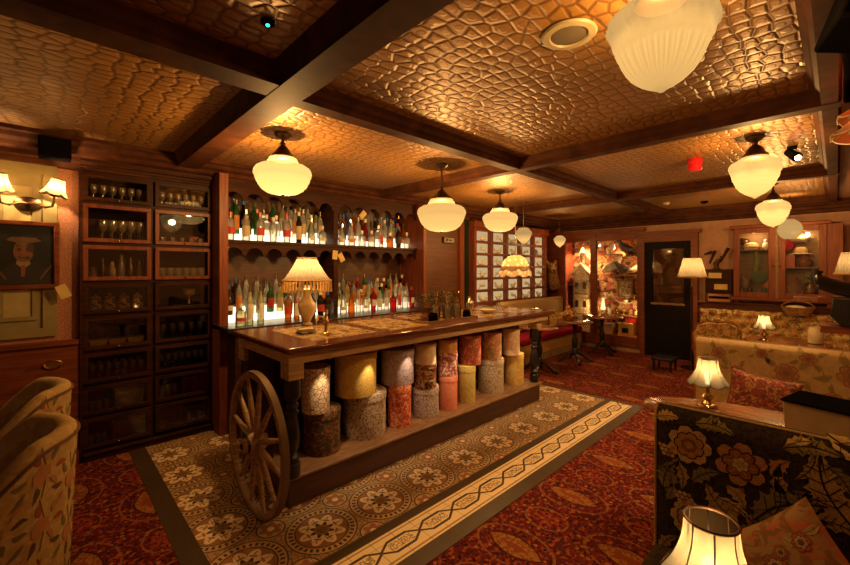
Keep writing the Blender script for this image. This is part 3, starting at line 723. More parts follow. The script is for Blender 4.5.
# bottles
CLR = {'clear': glass('bottle_clear', (.92, .92, .88), .62, .04, (.80, .78, .68)), 'green': glass('bottle_green', (.12, .34, .14), .6, .04, (.08, .32, .10)),
       'amber': glass('bottle_amber', (.75, .30, .06), .6, .04, (.65, .26, .05)), 'brown': glass('bottle_brown', (.22, .08, .03), .5, .04, (.10, .035, .015)),
       'blue': glass('bottle_blue', (.12, .35, .75), .6, .04, (.20, .38, .60)), 'red': glass('bottle_red', (.70, .05, .05), .5, .04, (.40, .03, .03)),
       'pale': glass('bottle_pale', (.80, .82, .58), .55, .04, (.75, .68, .38)), 'dark': glass('bottle_dark', (.04, .04, .04), .3, .04, (.02, .018, .015))}
CAPS = {'red': REDP, 'black': BLACK, 'silver': SILVER, 'gold': BRASS, 'white': WHITE, 'green': GREEN, 'blue': plain('blue_cap', (.03, .12, .4), .4)}
LABS = {'white': plain('white_label', (.62, .58, .48), .7), 'black': plain('black_label', (.02, .02, .02), .6), 'cream': plain('cream_label', (.55, .43, .24), .7), 'red': plain('red_label', (.45, .03, .02), .6), 'orange': plain('orange_label', (.6, .2, .04), .6)}
SH = {'tall round': [(.034, 0), (.036, .006), (.036, .18), (.030, .205), (.014, .23), (.0125, .29)], 'squat round': [(.044, 0), (.046, .006), (.046, .11), (.040, .135), (.015, .155), (.013, .20)],
      'slim': [(.028, 0), (.030, .006), (.030, .21), (.020, .235), (.0115, .26), (.011, .31)], 'tapered': [(.030, 0), (.032, .006), (.042, .17), (.034, .20), (.015, .22), (.014, .27)],
      'bell': [(.040, 0), (.042, .006), (.040, .08), (.026, .15), (.016, .18), (.014, .26)]}
def mk_bottle(shape, col, cap, labc):
    def f():
        t = thing('bottle', '', 'bottle', (0, 0, 0)); pr = SH[shape]; h = pr[-1][1]
        mb = MB(); mb.lathe(pr, 14); mb.build('bottle_body', CLR[col], t)
        mb = MB(); mb.lathe([(pr[-1][0] + .002, h - .03), (pr[-1][0] + .003, h + .012), (0, h + .014)], 10, cap=False); mb.build('cap', CAPS[cap], t)
        r = max(p[0] for p in pr[:3]) + .0008; z0, z1 = .04, pr[2][1] - .035
        if shape == 'bell': z1 = .085; r = .0435
        if shape == 'tapered': z0 = .06; r = .0425
        if labc is None: return t
        mb = MB(); mb.grid(lambda u, v: (r * math.cos(-PI / 2 + (u - .5) * 2.4), r * math.sin(-PI / 2 + (u - .5) * 2.4), z0 + (z1 - z0) * v), 8, 1); mb.build('paper_label', LABS[labc], t)
        return t
    return Protos(f)
BP = {}
for sh in SH:
    for c in CLR: BP[sh, c] = None
rb = random.Random(3)
kinds = []
for sh in SH:
    for c in ('clear', 'clear', 'clear', 'green', 'amber', 'brown', 'blue', 'red', 'pale', 'pale', 'dark'):
        cp, lb = rb.choice(['red', 'black', 'silver', 'gold', 'white', 'silver', 'white', 'green', 'blue']), rb.choice(['white', 'white', 'cream', 'black', 'red', 'orange', None, None]); kinds.append((sh, c, cp, lb, mk_bottle(sh, c, cp, lb)))
GR = 'bottles on the back bar shelves'
def bottle_row(x0, x1, y, z, n, where, pal):
    for i in range(n):
        x = x0 + (x1 - x0) * (i + .5) / n + rb.uniform(-.006, .006)
        pc = rb.choice(pal); cand = [q for q in kinds if q[1] == pc]; sh, c, cp, lb, pr = rb.choice(cand)
        s = rb.uniform(1.0, 1.2)
        o = pr((x, y, z), rb.uniform(-.6, .6), '%s %s bottle, %s cap, %s from left, %s' % (sh, c if c != 'pale' else 'straw', cp, ORD[i], where), GR)
        o.scale = (1.12, 1.12, s)
pals = {'ul': ['clear'] * 7 + ['pale', 'pale', 'green', 'blue', 'amber', 'dark'], 'ur': ['clear'] * 5 + ['pale', 'red', 'blue', 'brown', 'amber', 'red'], 'll': ['clear'] * 6 + ['pale', 'pale', 'green', 'brown'], 'lr': ['clear'] * 5 + ['green', 'red', 'pale', 'amber', 'pale']}
for key, x0, x1, z in (('ul', BX0 + .03, BD - .06, 1.955), ('ur', BD + .06, BX1 - .03, 1.955), ('ll', BX0 + .03, BD - .06, 1.085), ('lr', BD + .06, BX1 - .03, 1.085)):
    y0 = 4.40 if z > 1.5 else 4.32
    nm = {'u': 'upper', 'l': 'lower'}[key[0]] + ' ' + {'l': 'left', 'r': 'right'}[key[1]] + ' bar shelf'
    for j, (yy, zz, rn) in enumerate(((y0 + .055, 0, 'front row'), (y0 + .16, .075, 'middle row'), (y0 + .26, .15, 'back row'))):
        if key == 'll' and j == 0: continue
        bottle_row(x0, x1, yy, z + zz + .0005, 11 if j != 0 else (11 if z < 1.5 else 8), rn + ' of ' + nm, pals[key])
bottle_row(1.36, 1.66, 4.16, 1.0855, 3, 'near end of back counter', ['pale'])
bottle_row(1.9, 2.5, 4.25, 1.0855, 6, 'back counter by the lamp', ['brown', 'dark', 'amber', 'pale'])
# paper tags hanging
for i, (x, y, z, a, lab) in enumerate(((1.30, 4.32, 1.845, .5, 'manila tag hanging left of the lower back bar arches'), (2.60, 4.33, 1.83, .1, 'manila tag on the back bar divider, lower left of the pair'), (2.69, 4.335, 1.80, -.5, 'manila tag on the back bar divider, lower right of the pair'), (3.02, 4.33, 2.37, .7, 'manila tag hanging from the upper right arches'), (.10, 4.40, 1.47, -.4, 'small paper tag hanging from the portrait corner'))):
    mb = MB(); M = Matrix.Translation((x, y, z)) @ Matrix.Rotation(a, 4, 'Y'); mb.box(-.035, .035, -.002, .002, -.06, .05, M=M)
    tag(mb.build('paper_tag', PAPER, smooth=False), lab, 'tag', 'paper tags')
t = thing('door_plate', 'tall brass door plate on the brown panel right of the bottles', 'door plate', (4.2, 4.416, 1.37)); mb = MB(); mb.box(-.04, .04, -.008, .004, -.13, .12); mb.build('plate', BRASS, t, bevel=.004); mb = MB(); mb.ell((0, -.02, 0), (.015, .02, .015)); mb.build('knob', BRASS, t)
t = thing('lit_door_sign', 'small amber-lit sign above the dark service door panel', 'sign', (4.75, 4.41, 2.12)); mb = MB(); mb.box(-.13, .13, -.03, .01, -.05, .05); mb.build('sign_case', BRONZE, t)
mb = MB(); mb.box(-.115, .115, -.033, -.0305, -.036, .036); mb.build('sign_face', emit('amber_sign', (.55, .28, .07), .5), t)
mb = MB(); mb.box(-.09, -.03, -.036, -.0335, -.02, .02); mb.prism([(0, -.02), (.07, 0), (0, .02)], -.036, -.0335, 'xz'); mb.build('sign_mark', BRONZE, t)
# ------------------------------------------------------------------ glass-fronted cabinet
cab = thing('glazed_cabinet', 'tall dark wooden cabinet of sixteen glazed compartments full of glassware', 'cabinet', (0, 0, 0))
CX0, CX1, CY, CYB = .225, 1.225, 4.47, 4.84
ROWS = [2.485, 2.227, 1.87, 1.535, 1.245, .935, .65, .375, .09]
mb = MB(); mb.box(CX0 - .02, CX0, CY - .03, CYB, 0, 2.58); mb.box(CX1, CX1 + .02, CY - .03, CYB, 0, 2.58); mb.box(.71, .74, CY, CYB, .06, 2.5)
mb.box(CX0, CX1, CYB - .02, CYB, 0, 2.58); mb.build('carcass', W_DARK, cab, smooth=False)
mb = MB(); mb.box(CX0, CX1, CY - .05, CYB, 0, .06); mb.box(CX0, CX1, CY - .07, CY - .02, .055, .075); mb.build('plinth', W_DARK, cab, bevel=.004)
mb = MB(); mb.box(CX0 - .02, CX1 + .02, CY - .04, CYB, 2.52, 2.60); mb.box(CX0 - .02, CX1 + .02, CY - .08, CYB, 2.56, 2.60); mb.build('crown', W_DARK, cab, bevel=.004)
for i, z in enumerate(ROWS):
    mb = MB(); mb.box(CX0, CX1, CY - .005, CYB, z - .012, z + .012); mb.build('shelf', W_DARK, cab, smooth=False)
cells = {}
for r in range(8):
    for c in range(2):
        x0, x1 = ((CX0, .71), (.74, CX1))[c]; z1, z0 = ROWS[r] - .014, ROWS[r + 1] + .014; cells[r, c] = (x0 + .04, x1 - .04, z0 - .002, z1)
        m = W_REDH if r in (1, 2) else W_DARK; b = .034  # redder wood puts the light on these upper door frames into the colour
        mb = MB(); mb.box(x0, x1, CY - .03, CY - .006, z0, z0 + b); mb.box(x0, x1, CY - .03, CY - .006, z1 - b, z1); mb.box(x0, x0 + b, CY - .03, CY - .006, z0 + b, z1 - b); mb.box(x1 - b, x1, CY - .03, CY - .006, z0 + b, z1 - b)
        d = mb.build('door', m, cab, bevel=.003)
        mb = MB(); mb.box(x0 + b, x1 - b, CY - .020, CY - .017, z0 + b, z1 - b); mb.build('pane', GLASS, d, smooth=False)
        mb = MB(); mb.ell(((x0 + x1) / 2, CY - .036, z0 + .016), (.008, .008, .008), 8); mb.build('knob', BRASS, d)
RN = ['topmost', 'second', 'third', 'fourth', 'fifth', 'sixth', 'seventh', 'lowest']
SD = ['left', 'right']
def mk_goblet():
    mb = MB(); mb.lathe([(.030, 0), (.031, .002), (.006, .008), (.004, .05), (.006, .075), (.022, .09), (.032, .115), (.034, .14), (.031, .165), (.029, .165), (.032, .14), (.028, .115), (0, .09)], 14, cap=False)
    return tag(mb.build('stemmed_glass', CRYSTAL), '', 'glass', 'glassware in the cabinet')
def mk_tumbler():
    mb = MB(); mb.lathe([(.028, 0), (.030, .003), (.036, .10), (.034, .10), (.027, .01), (0, .008)], 14, cap=False)
    return tag(mb.build('tumbler', CRYSTAL), '', 'glass', 'glassware in the cabinet')
GOB, TUM = Protos(mk_goblet), Protos(mk_tumbler)
def glasses(r, c, pr, nm, n, rows=2, s=1, x0=None, x1=None):
    a, b, z0, z1 = cells[r, c]; a = a if x0 is None else x0; b = b if x1 is None else x1
    for j in range(rows):
        for i in range(n):
            pr((a + (b - a) * (i + .5) / n, 4.55 + j * .13, z0), 0, '%s, %s from left, %s row, %s %s cabinet compartment' % (nm, ORD[i], ('front', 'back')[j], RN[r], SD[c]), None, (s, s, s))
glasses(0, 0, GOB, 'stemmed clear glass', 6, 2, .95); glasses(0, 1, GOB, 'stemmed clear glass', 6, 2, .95); glasses(1, 0, GOB, 'tall stemmed glass', 5, 2, 1.25, .33)
glasses(1, 1, TUM, 'clear tumbler', 5, 1, .8); glasses(2, 1, TUM, 'tall clear tumbler', 6, 2, 1.15); glasses(4, 1, GOB, 'stemmed clear glass', 5, 1, 1.0)
glasses(5, 0, GOB, 'small goblet', 7, 2, .85); glasses(5, 1, GOB, 'small goblet', 7, 2, .95); glasses(6, 1, TUM, 'dark-standing tumbler', 3, 1, 1.2, None, .95)
glasses(7, 0, TUM, 'clear tumbler', 3, 1, .8, None, .40); glasses(7, 1, TUM, 'clear tumbler', 2, 1, .8, 1.0)
glasses(6, 0, TUM, 'clear tumbler', 3, 1, .9, None, .42)
BOWLM = plain('yellow_cream_ceramic', (.75, .50, .18), .35)
def bowl(loc, lab, r=.065, h=.06, m=None, name='bowl', cat='bowl'):
    mb = MB(); mb.lathe([(r * .5, 0), (r * .55, .004), (r * .95, h * .7), (r, h), (r * .94, h), (r * .5, .012), (0, .01)], 22, cap=False)
    return tag(mb.build(name, m or BOWLM, None, loc), lab, cat, 'crockery in the cabinet')
a, b, z0, z1 = cells[4, 0]
for i in range(3): 
    mb = MB(); q = [(-.065, .075), (.065, .075), (.048, 0), (-.048, 0)]; mb.prism(q, -.05, .05, 'xz'); mb.box(-.07, .07, -.055, .055, .07, .078)
    tag(mb.build('loaf_dish', BOWLM, None, (a + (b - a) * (i + .5) / 3, 4.56, z0), bevel=.006), 'oblong cream dish, %s from left, fifth left cabinet compartment' % ORD[i], 'dish', 'cream dishes in the cabinet')
PATC = spots('patterned_cream_cup', [(.85, .62, .28), (.12, .05, .02), (.6, .35, .12)], 24, (.5, .54), rough=.3)
a, b, z0, z1 = cells[3, 0]
for i in range(4):
    t = thing('patterned_jar', 'cream jar with dark flowers, %s from left, fourth left cabinet compartment' % ORD[i], 'jar', (a + (b - a) * (i + .5) / 4, 4.56, z0), 0, 'patterned jars')
    mb = MB(); mb.lathe([(.032, 0), (.045, .02), (.048, .07), (.04, .11), (.036, .125)], 20); mb.build('jar_body', PATC, t)
    mb = MB(); mb.lathe([(.04, .125), (.04, .14), (.012, .155), (.014, .17), (0, .175)], 20); mb.build('lid', PATC, t)
a, b, z0, z1 = cells[3, 1]
for i in range(4): bowl((a + (b - a) * (i + .5) / 4, 4.56, z0), 'small glinting dish, %s from left, fourth right cabinet compartment' % ORD[i], .042, .04, SILVER)
mb = MB(); mb.lathe([(.035, 0), (.008, .02), (.006, .10), (.05, .13), (.058, .18), (.05, .185), (0, .14)], 20, cap=False); tag(mb.build('cream_goblet', BOWLM, None, (a + .3, 4.70, z0)), 'cream goblet behind the small dishes, fourth right cabinet compartment', 'goblet')
a, b, z0, z1 = cells[2, 0]
for i in range(6):
    h = (.12, .2, .17, .24, .21, .19)[i]; mb = MB(); mb.lathe([(.026, 0), (.030, .01), (.026, h * .6), (.014, h * .75), (.018, h * .85), (.010, h)], 16)
    tag(mb.build('decanter', (CREAM, BRONZE, CARD, CRYSTAL, BRONZE, CRYSTAL)[i], None, (a + (b - a) * (i + .5) / 6, 4.58, z0)), '%s flask, %s from left, third left cabinet compartment' % (('short cream', 'brown', 'tan', 'clear', 'slim brown', 'slim clear')[i], ORD[i]), 'flask')
a, b, z0, z1 = cells[6, 1]
for i in range(3):
    mb = MB(); mb.lathe([(.036, 0), (.038, .004), (.038, .155), (.034, .16), (.034, .18), (0, .182)], 20); tag(mb.build('red_canister', REDP, None, (1.02 + i * .078, 4.56, z0)), 'orange-red cylindrical canister, %s from left in the dark cabinet' % ORD[i], 'canister', 'red canisters')
for r, c, x, w, h, lab in ((6, 0, .56, .22, .19, 'brown wooden box in the seventh left cabinet compartment'), (7, 0, .56, .24, .18, 'dark brown case in the lowest left cabinet compartment'), (7, 1, .88, .22, .18, 'dark brown case in the lowest right cabinet compartment')):
    z0 = cells[r, c][2]; t = thing('wooden_box', lab, 'box', (x, 4.66, z0)); mb = MB(); mb.box(-w / 2, w / 2, -.08, .08, 0, h * .7); mb.build('body', W_MID if r == 6 else W_RED, t, bevel=.004)
    mb = MB(); mb.box(-w / 2 - .003, w / 2 + .003, -.083, .083, h * .7 + .001, h); mb.build('lid', W_RED, t, bevel=.004)
z0 = cells[4, 0][2]
for i in range(2): bowl((.36 + i * .2, 4.72, z0 + (.0)), 'brown footed bowl behind the oblong dishes, %s from left' % ORD[i], .06, .16, BRONZE, 'footed_bowl')
mb = MB(); mb.lathe([(.03, 0), (.034, .02), (.05, .10), (.02, .11)], 20); tag(mb.build('pink_jar', plain('pink_glaze', (.5, .14, .1), .3), None, (1.11, 4.66, cells[1, 1][2])), 'pink jar in the second right cabinet compartment', 'jar')

# ------------------------------------------------------------------ lit niches
cu = thing('niche_cabinet', 'mahogany wall unit with a grid of small lit display niches', 'display cabinet', (0, 0, 0))
NX0, NX1, NZ0, NZ1 = 5.30, 7.74, 1.05, 2.40
mb = MB(); mb.box(NX0, NX1, 4.72, 4.84, 0, 2.45); mb.build('back_board', W_DARK, cu, smooth=False)
mb = MB(); mb.box(NX0, NX1, 4.30, 4.72, 0, NZ0); mb.build('base', W_RED, cu, smooth=False)
mb = MB(); mb.box(NX0 - .03, NX1 + .03, 4.26, 4.72, 2.36, 2.48); mb.build('crown', W_RED, cu, bevel=.006)
NB = emit('niche_backlight', (1, .70, .34), .42)
NWH = plain('niche_lining', (.62, .50, .34), .6)
cw = (NX1 - NX0 - .06) / 5; ch = (2.34 - NZ0) / 6
for i in range(6):
    x = NX0 + .03 + i * cw; mb = MB(); mb.box(x - .030, x + .030, 4.30, 4.72, NZ0, 2.37); mb.build('upright', W_REDH, cu, smooth=False)
for j in range(7):
    z = NZ0 + j * ch; mb = MB(); mb.box(NX0 + .004, NX1 - .004, 4.305, 4.72, z - .022, z + .022); mb.build('shelf', W_RED, cu, smooth=False)
def orn(kind):
    def f():
        mb = MB()
        if kind == 0: mb.ell((-.03, 0, .035), (.10, .035, .035)); mb.tube([(.03, 0, .03), (.08, 0, .07), (.10, 0, .12)], [.03, .025, .018], 10); mb.tube([(.0, 0, .03), (-.10, 0, .05), (-.15, 0, .10)], [.03, .02, .006], 8)
        elif kind == 1: mb.lathe([(.04, 0), (.045, .01), (.02, .03), (.05, .07), (.055, .09), (.05, .092), (0, .04)], 16, cap=False); mb.tube([(-.08, .03, 0), (-.02, .04, .06), (.09, .02, .12)], [.012, .018, .008], 8)
        else: mb.ell((.0, 0, .04), (.055, .04, .04)); mb.ell((.055, 0, .085), (.03, .026, .028)); mb.tube([(.07, 0, .08), (.115, 0, .07)], [.018, .008], 8); mb.tube([(-.05, 0, .05), (-.12, 0, .09)], [.015, .006], 8)
        return tag(mb.build('ornament', WHITE, remesh=.008), '', 'ornament', 'ornaments in the lit niches')
    return Protos(f)
OR = [orn(0), orn(1), orn(2)]
CN = ['first', 'second', 'third', 'fourth', 'fifth']
for i in range(5):
    for j in range(6):
        x0, x1 = NX0 + .03 + i * cw + .031, NX0 + .03 + (i + 1) * cw - .031; z0 = NZ0 + j * ch + .0235; z1 = z0 + ch - .046
        mb = MB(); mb.box(x0, x1, 4.385, 4.395, z0, z1); mb.build('lit_back', NB, cu, smooth=False)
        o = OR[(i * 2 + j) % 3](((x0 + x1) / 2, 4.342, z0), 0 if (i + j) % 2 else PI, 'pale ornament in the lit niche, %s column from left, %s row from top' % (CN[i], ORD[5 - j]))
t = thing('blue_ornament', 'small blue box in the lit niches upper right', 'ornament', (NX0 + .03 + cw * 4.2, 4.335, NZ0 + 4 * ch + .0235)); mb = MB(); mb.box(-.05, .05, -.03, .03, 0, .09); mb.prism([(-.05, .09), (.05, .09), (0, .12)], -.03, .03, 'xz'); mb.build('body', plain('blue_paint', (.03, .12, .35), .4), t, bevel=.004)

# ------------------------------------------------------------------ left wall
sc = thing('wall_sconce', 'double-arm bronze wall lamp with two scalloped cream shades', 'wall lamp', (-.105, 4.47, 2.17))
mb = MB(); M = Matrix.Rotation(PI / 2, 4, 'X') ; mb.lathe([(.0, .0), (.085, 0), (.08, .015), (.04, .03), (0, .034)], 28, M=M, sy=.7); mb.build('backplate', BRONZE, sc)
for sx in (-1, 1):
    mb = MB(); mb.tube([(0, -.03, 0), (sx * .05, -.07, .0), (sx * .10, -.11, -.03), (sx * .14, -.13, -.02), (sx * .15, -.13, .04), (sx * .15, -.13, .07)], .009, 10); mb.lathe([(.02, .06), (.024, .075), (.01, .08)], 14, (sx * .15, -.13, 0)); arm = mb.build('arm', BRONZE, sc)
    M = Matrix.Translation((sx * .15, -.13, .075)) @ Matrix.Rotation(-.12 * sx * 0 + .22, 4, 'Y' if sx > 0 else 'X')
    bell_shade(arm, .0, .125, .045, .085, 6, None, 'lamp_shade', True, M)
    light((sx * .15, -.13, .125), 8, .015, parent=sc)
pt = thing('portrait_painting', 'dark framed portrait of a smiling figure in a flat hat', 'painting', (-.13, 4.465, 1.49))
mb = MB()
for a, b, c_, d in ((-.21, .21, 0, .035), (-.21, .21, .505, .54), (-.21, -.175, .035, .505), (.175, .21, .035, .505)): mb.box(a, b, -.035, 0, c_, d)
mb.build('frame', W_RED, pt, bevel=.006)
def oval(cx, cy, rx, ry, n=24, ph=0): return [(cx + rx * math.cos(2 * PI * k / n + ph), cy + ry * math.sin(2 * PI * k / n + ph)) for k in range(n)]
fp = lambda u, v, o: (u * .68, -.0125 - o, v)
mb = MB(); mb.box(-.176, .176, -.012, -.002, .034, .506, 0)
mb.motif([(-.20, .04), (-.17, .16), (-.05, .22), (.06, .22), (.20, .15), (.24, .04)], fp, 3, .001)
mb.motif([(-.06, .20), (.0, .16), (.06, .20), (.04, .24), (-.05, .24)], fp, 4, .0014)
mb.motif([(-.02, .10), (.01, .10), (.02, .19), (-.02, .19)], fp, 5, .0015)
mb.motif(oval(.0, .30, .085, .085), fp, 1, .0018)
for s in (-1, 1): mb.motif(oval(s * .035, .315, .018, .014, 12), fp, 2, .0024); mb.motif(oval(s * .055, .275, .022, .02, 12), fp, 5, .0022); mb.ribbon([(s * .02, .34), (s * .04, .348), (s * .06, .338)], .004, fp, 2, .0024)
mb.motif(oval(0, .29, .018, .02, 12), fp, 5, .0024); mb.ribbon([(-.045, .262), (-.02, .248), (.02, .248), (.045, .262)], .005, fp, 2, .0026)
mb.motif([(.02, .225), (.05, .24), (.085, .29), (.08, .35), (.04, .382), (.03, .33), (.045, .28)], fp, 2, .0020)
mb.motif([(-.14, .385), (-.03, .36), (.08, .37), (.15, .385), (.10, .41), (-.10, .41)], fp, 6, .003)
for s in (-1, 1): mb.ribbon([(s * .14, .08), (s * .20, .15), (s * .24, .19)], .008, fp, 6, .002)
mb.build('canvas', [plain('painted_dark', (.012, .012, .010), .5), plain('painted_skin', (.15, .062, .026), .6), plain('painted_shadow', (.05, .02, .012), .6), plain('painted_coat', (.02, .014, .012), .6), plain('painted_collar', (.22, .15, .08), .6), plain('painted_red', (.20, .055, .03), .6), plain('painted_hat', (.12, .055, .025), .6)], pt, smooth=False)
t = thing('oval_brass_pull', 'oval brass recessed plate on the wood dado under the portrait', 'brass plate', (.04, 4.455, .865)); mb = MB(); M = Matrix.Rotation(PI / 2, 4, 'X'); mb.lathe([(.0, .004), (.045, .004), (.055, .014), (.062, .012), (.065, 0)], 28, M=M, sy=.6); mb.build('plate', BRASS, t)
t = thing('wall_loudspeaker', 'small black loudspeaker mounted on the cornice above the sconce', 'loudspeaker', (.05, 4.30, 2.52)); mb = MB(); mb.box(-.095, .095, -.11, .05, -.0, .15); mb.build('cabinet', BLACK, t, bevel=.008); mb = MB(); mb.box(-.085, .085, -.116, -.111, .01, .14); mb.build('grille', BLACK, t)
mb = MB(); mb.box(-.02, .02, .0, .2, .03, .09); mb.build('bracket', BLACK, t)

# ------------------------------------------------------------------ woven motifs
rm = random.Random(11)
def leaf(cx, cy, L, W, ang, ser=0, n=18):
    pts = []
    for s in (1, -1):
        rng = range(n + 1) if s == 1 else range(n - 1, 0, -1)
        for k in rng:
            t = k / n; w = W * math.sin(PI * t ** .8) * (1 - .3 * t)
            if ser: w *= 1 - .38 * abs(math.sin(ser * PI * t))
            bend = .12 * L * math.sin(PI * t)
            x, y = L * (t - .5), s * w + bend
            pts.append((cx + x * math.cos(ang) - y * math.sin(ang), cy + x * math.sin(ang) + y * math.cos(ang)))
    return pts
def put_leaf(mb, fn, cx, cy, L, W, ang, mi, mv, ser=0, off=.0012):
    mb.motif(leaf(cx, cy, L, W, ang, ser), fn, mi, off)
    def q(t, w): 
        x = L * (t - .5); y = .12 * L * math.sin(PI * t) + w; return (cx + x * math.cos(ang) - y * math.sin(ang), cy + x * math.sin(ang) + y * math.cos(ang))
    mb.ribbon([q(t / 8, 0) for t in range(0, 9)], L * .012, fn, mv, off + .0006)
    if L > .1:
        for t in (.25, .4, .55, .7):
            for s in (1, -1): mb.ribbon([q(t, 0), q(t + .1, s * W * .6)], L * .007, fn, mv, off + .0006)
FLO = {'line': None}
def put_flower(mb, fn, cx, cy, r, cols, n=6, off=.0012, ph=0):
    for ring_, (rr, k) in enumerate(((1, 0), (.66, 1), (.33, 2))):
        for i in range(n):
            a = ph + 2 * PI * (i + .5 * ring_) / n
            for q, (s_, mi_) in enumerate(((1, FLO['line'] if FLO['line'] is not None else cols[-1]), (.80, cols[k % len(cols)]))):
                P_ = [(cx + r * rr * (.60 * math.cos(a) + s_ * (.44 * X_ * math.cos(a) - .40 * Y_ * math.sin(a))), cy + r * rr * (.60 * math.sin(a) + s_ * (.44 * X_ * math.sin(a) + .40 * Y_ * math.cos(a)))) for X_, Y_ in [(math.cos(w_ * PI / 8) * (1 if abs(w_ - 0) > 0 else .86), math.sin(w_ * PI / 8)) for w_ in range(16)]]
                mb.motif(P_, fn, mi_, off + ring_ * .0008 + .00004 * i + .0003 * q)
            if r > .06 and rr > .5: mb.ribbon([(cx + t_ * r * rr * math.cos(a), cy + t_ * r * rr * math.sin(a)) for t_ in (.4, .6, .85)], r * .02, fn, cols[-1], off + ring_ * .0008 + .0007)
    mb.motif(oval(cx, cy, r * .16, r * .16, 10), fn, cols[-1], off + .0022)
TAP_BG = spots('tapestry_ground', [(.020, .012, .008), (.045, .024, .014)], 60, rough=.95, bump=.6)
TAPM = [TAP_BG] + [spots('tapestry_thread_%d' % i, [c, tuple(q * .72 for q in c)], 90, (.4, .6), rough=.95, bump=.6) for i, c in enumerate(((.46, .27, .07), (.46, .19, .055), (.24, .17, .05), (.58, .36, .12), (.03, .014, .008), (.32, .10, .03)))]
def tapestry(mb, fn, u0, u1, v0, v1):
    FLO['line'] = 5
    # curling stems, acanthus leaves, big flowers, grapes
    def stem(pts, w=.012, mi=6):
        P = []
        for i in range(len(pts) - 1):
            p0 = pts[max(i - 1, 0)]; p1 = pts[i]; p2 = pts[i + 1]; p3 = pts[min(i + 2, len(pts) - 1)]
            for k in range(6):
                t = k / 6; P.append(tuple(.5 * (2 * p1[a] + (p2[a] - p0[a]) * t + (2 * p0[a] - 5 * p1[a] + 4 * p2[a] - p3[a]) * t * t + (3 * p1[a] - p0[a] - 3 * p2[a] + p3[a]) * t ** 3) for a in (0, 1)))
        P.append(pts[-1]); mb.ribbon(P, [w * (1.1 - .6 * k / len(P)) for k in range(len(P))], fn, mi, .0008)
    stem([(.06, .2), (.17, .55), (.30, .72), (.28, .92)]); stem([(.30, .45), (.45, .62), (.55, .80), (.72, .92)], .014); stem([(.62, .30), (.70, .55), (.86, .70), (.84, .92)], .014); stem([(.95, .3), (1.05, .6), (1.2, .8)], .014); stem([(.2, .3), (.34, .42), (.5, .40)])
    put_flower(mb, fn, .13, .91, .085, [4, 2, 6, 1], 7); put_flower(mb, fn, .30, .89, .09, [2, 6, 4, 1], 6, ph=.4); put_flower(mb, fn, .14, .60, .085, [4, 1, 6, 2], 8); put_flower(mb, fn, .66, .72, .075, [4, 2, 6], 6)
    put_flower(mb, fn, .92, .88, .085, [4, 2, 6, 1], 7); put_flower(mb, fn, .88, .52, .10, [2, 6, 4, 1], 7); put_flower(mb, fn, 1.12, .74, .09, [4, 1, 6, 2], 7); put_flower(mb, fn, .10, .30, .09, [2, 6, 4], 7)
    for a in ((.44, .76, .24, .075, .6, 3), (.56, .90, .26, .07, 1.9, 1), (.42, .62, .30, .08, .25, 3), (.24, .72, .16, .05, 2.3, 1), (.72, .90, .24, .07, .15, 3), (.76, .66, .26, .07, 1.4, 1), (.97, .70, .24, .06, 1.1, 3), (1.02, .94, .22, .06, .1, 1), (.06, .76, .14, .045, 1.2, 3), (.20, .45, .22, .06, -.4, 3), (.56, .52, .26, .08, .7, 1), (.74, .40, .26, .07, -.3, 3), (1.2, .5, .3, .08, .9, 3), (.36, .30, .26, .07, .3, 3), (1.3, .85, .2, .06, .4, 1), (.50, 1.00, .16, .04, .1, 3), (.22, 1.0, .14, .035, -.1, 3), (.05, 1.0, .10, .03, .2, 1), (.84, 1.0, .14, .04, 0, 3), (1.12, 1.0, .14, .035, .1, 3)):
        put_leaf(mb, fn, *a[:5], a[5], 5, 6)
    rt = random.Random(21); taken = [(.13, .91, .09), (.30, .89, .095), (.14, .60, .09), (.66, .72, .08), (.92, .88, .09), (.88, .52, .10)]
    for _ in range(420):
        cx, cy = rt.uniform(.03, 1.4), rt.uniform(.35, 1.02)
        if all(math.hypot(cx - a, cy - b) > c + .02 for a, b, c in taken):
            put_leaf(mb, fn, cx, cy, rt.uniform(.08, .15), rt.uniform(.022, .04), rt.uniform(0, 6.28), rt.choice((1, 3, 3, 4, 2)), 5, 4, .0009); taken.append((cx, cy, .028))
    for gx, gy in ((.60, .96), (.95, .60), (.02, .88), (.33, .55), (.80, .80), (.08, .70), (1.05, .86)):
        for k in range(11): mb.motif(oval(gx + .017 * (k % 4) + .008 * (k // 4), gy - .017 * (k // 4), .0085, .0085, 8), fn, 4 if k % 3 else 2, .0024)
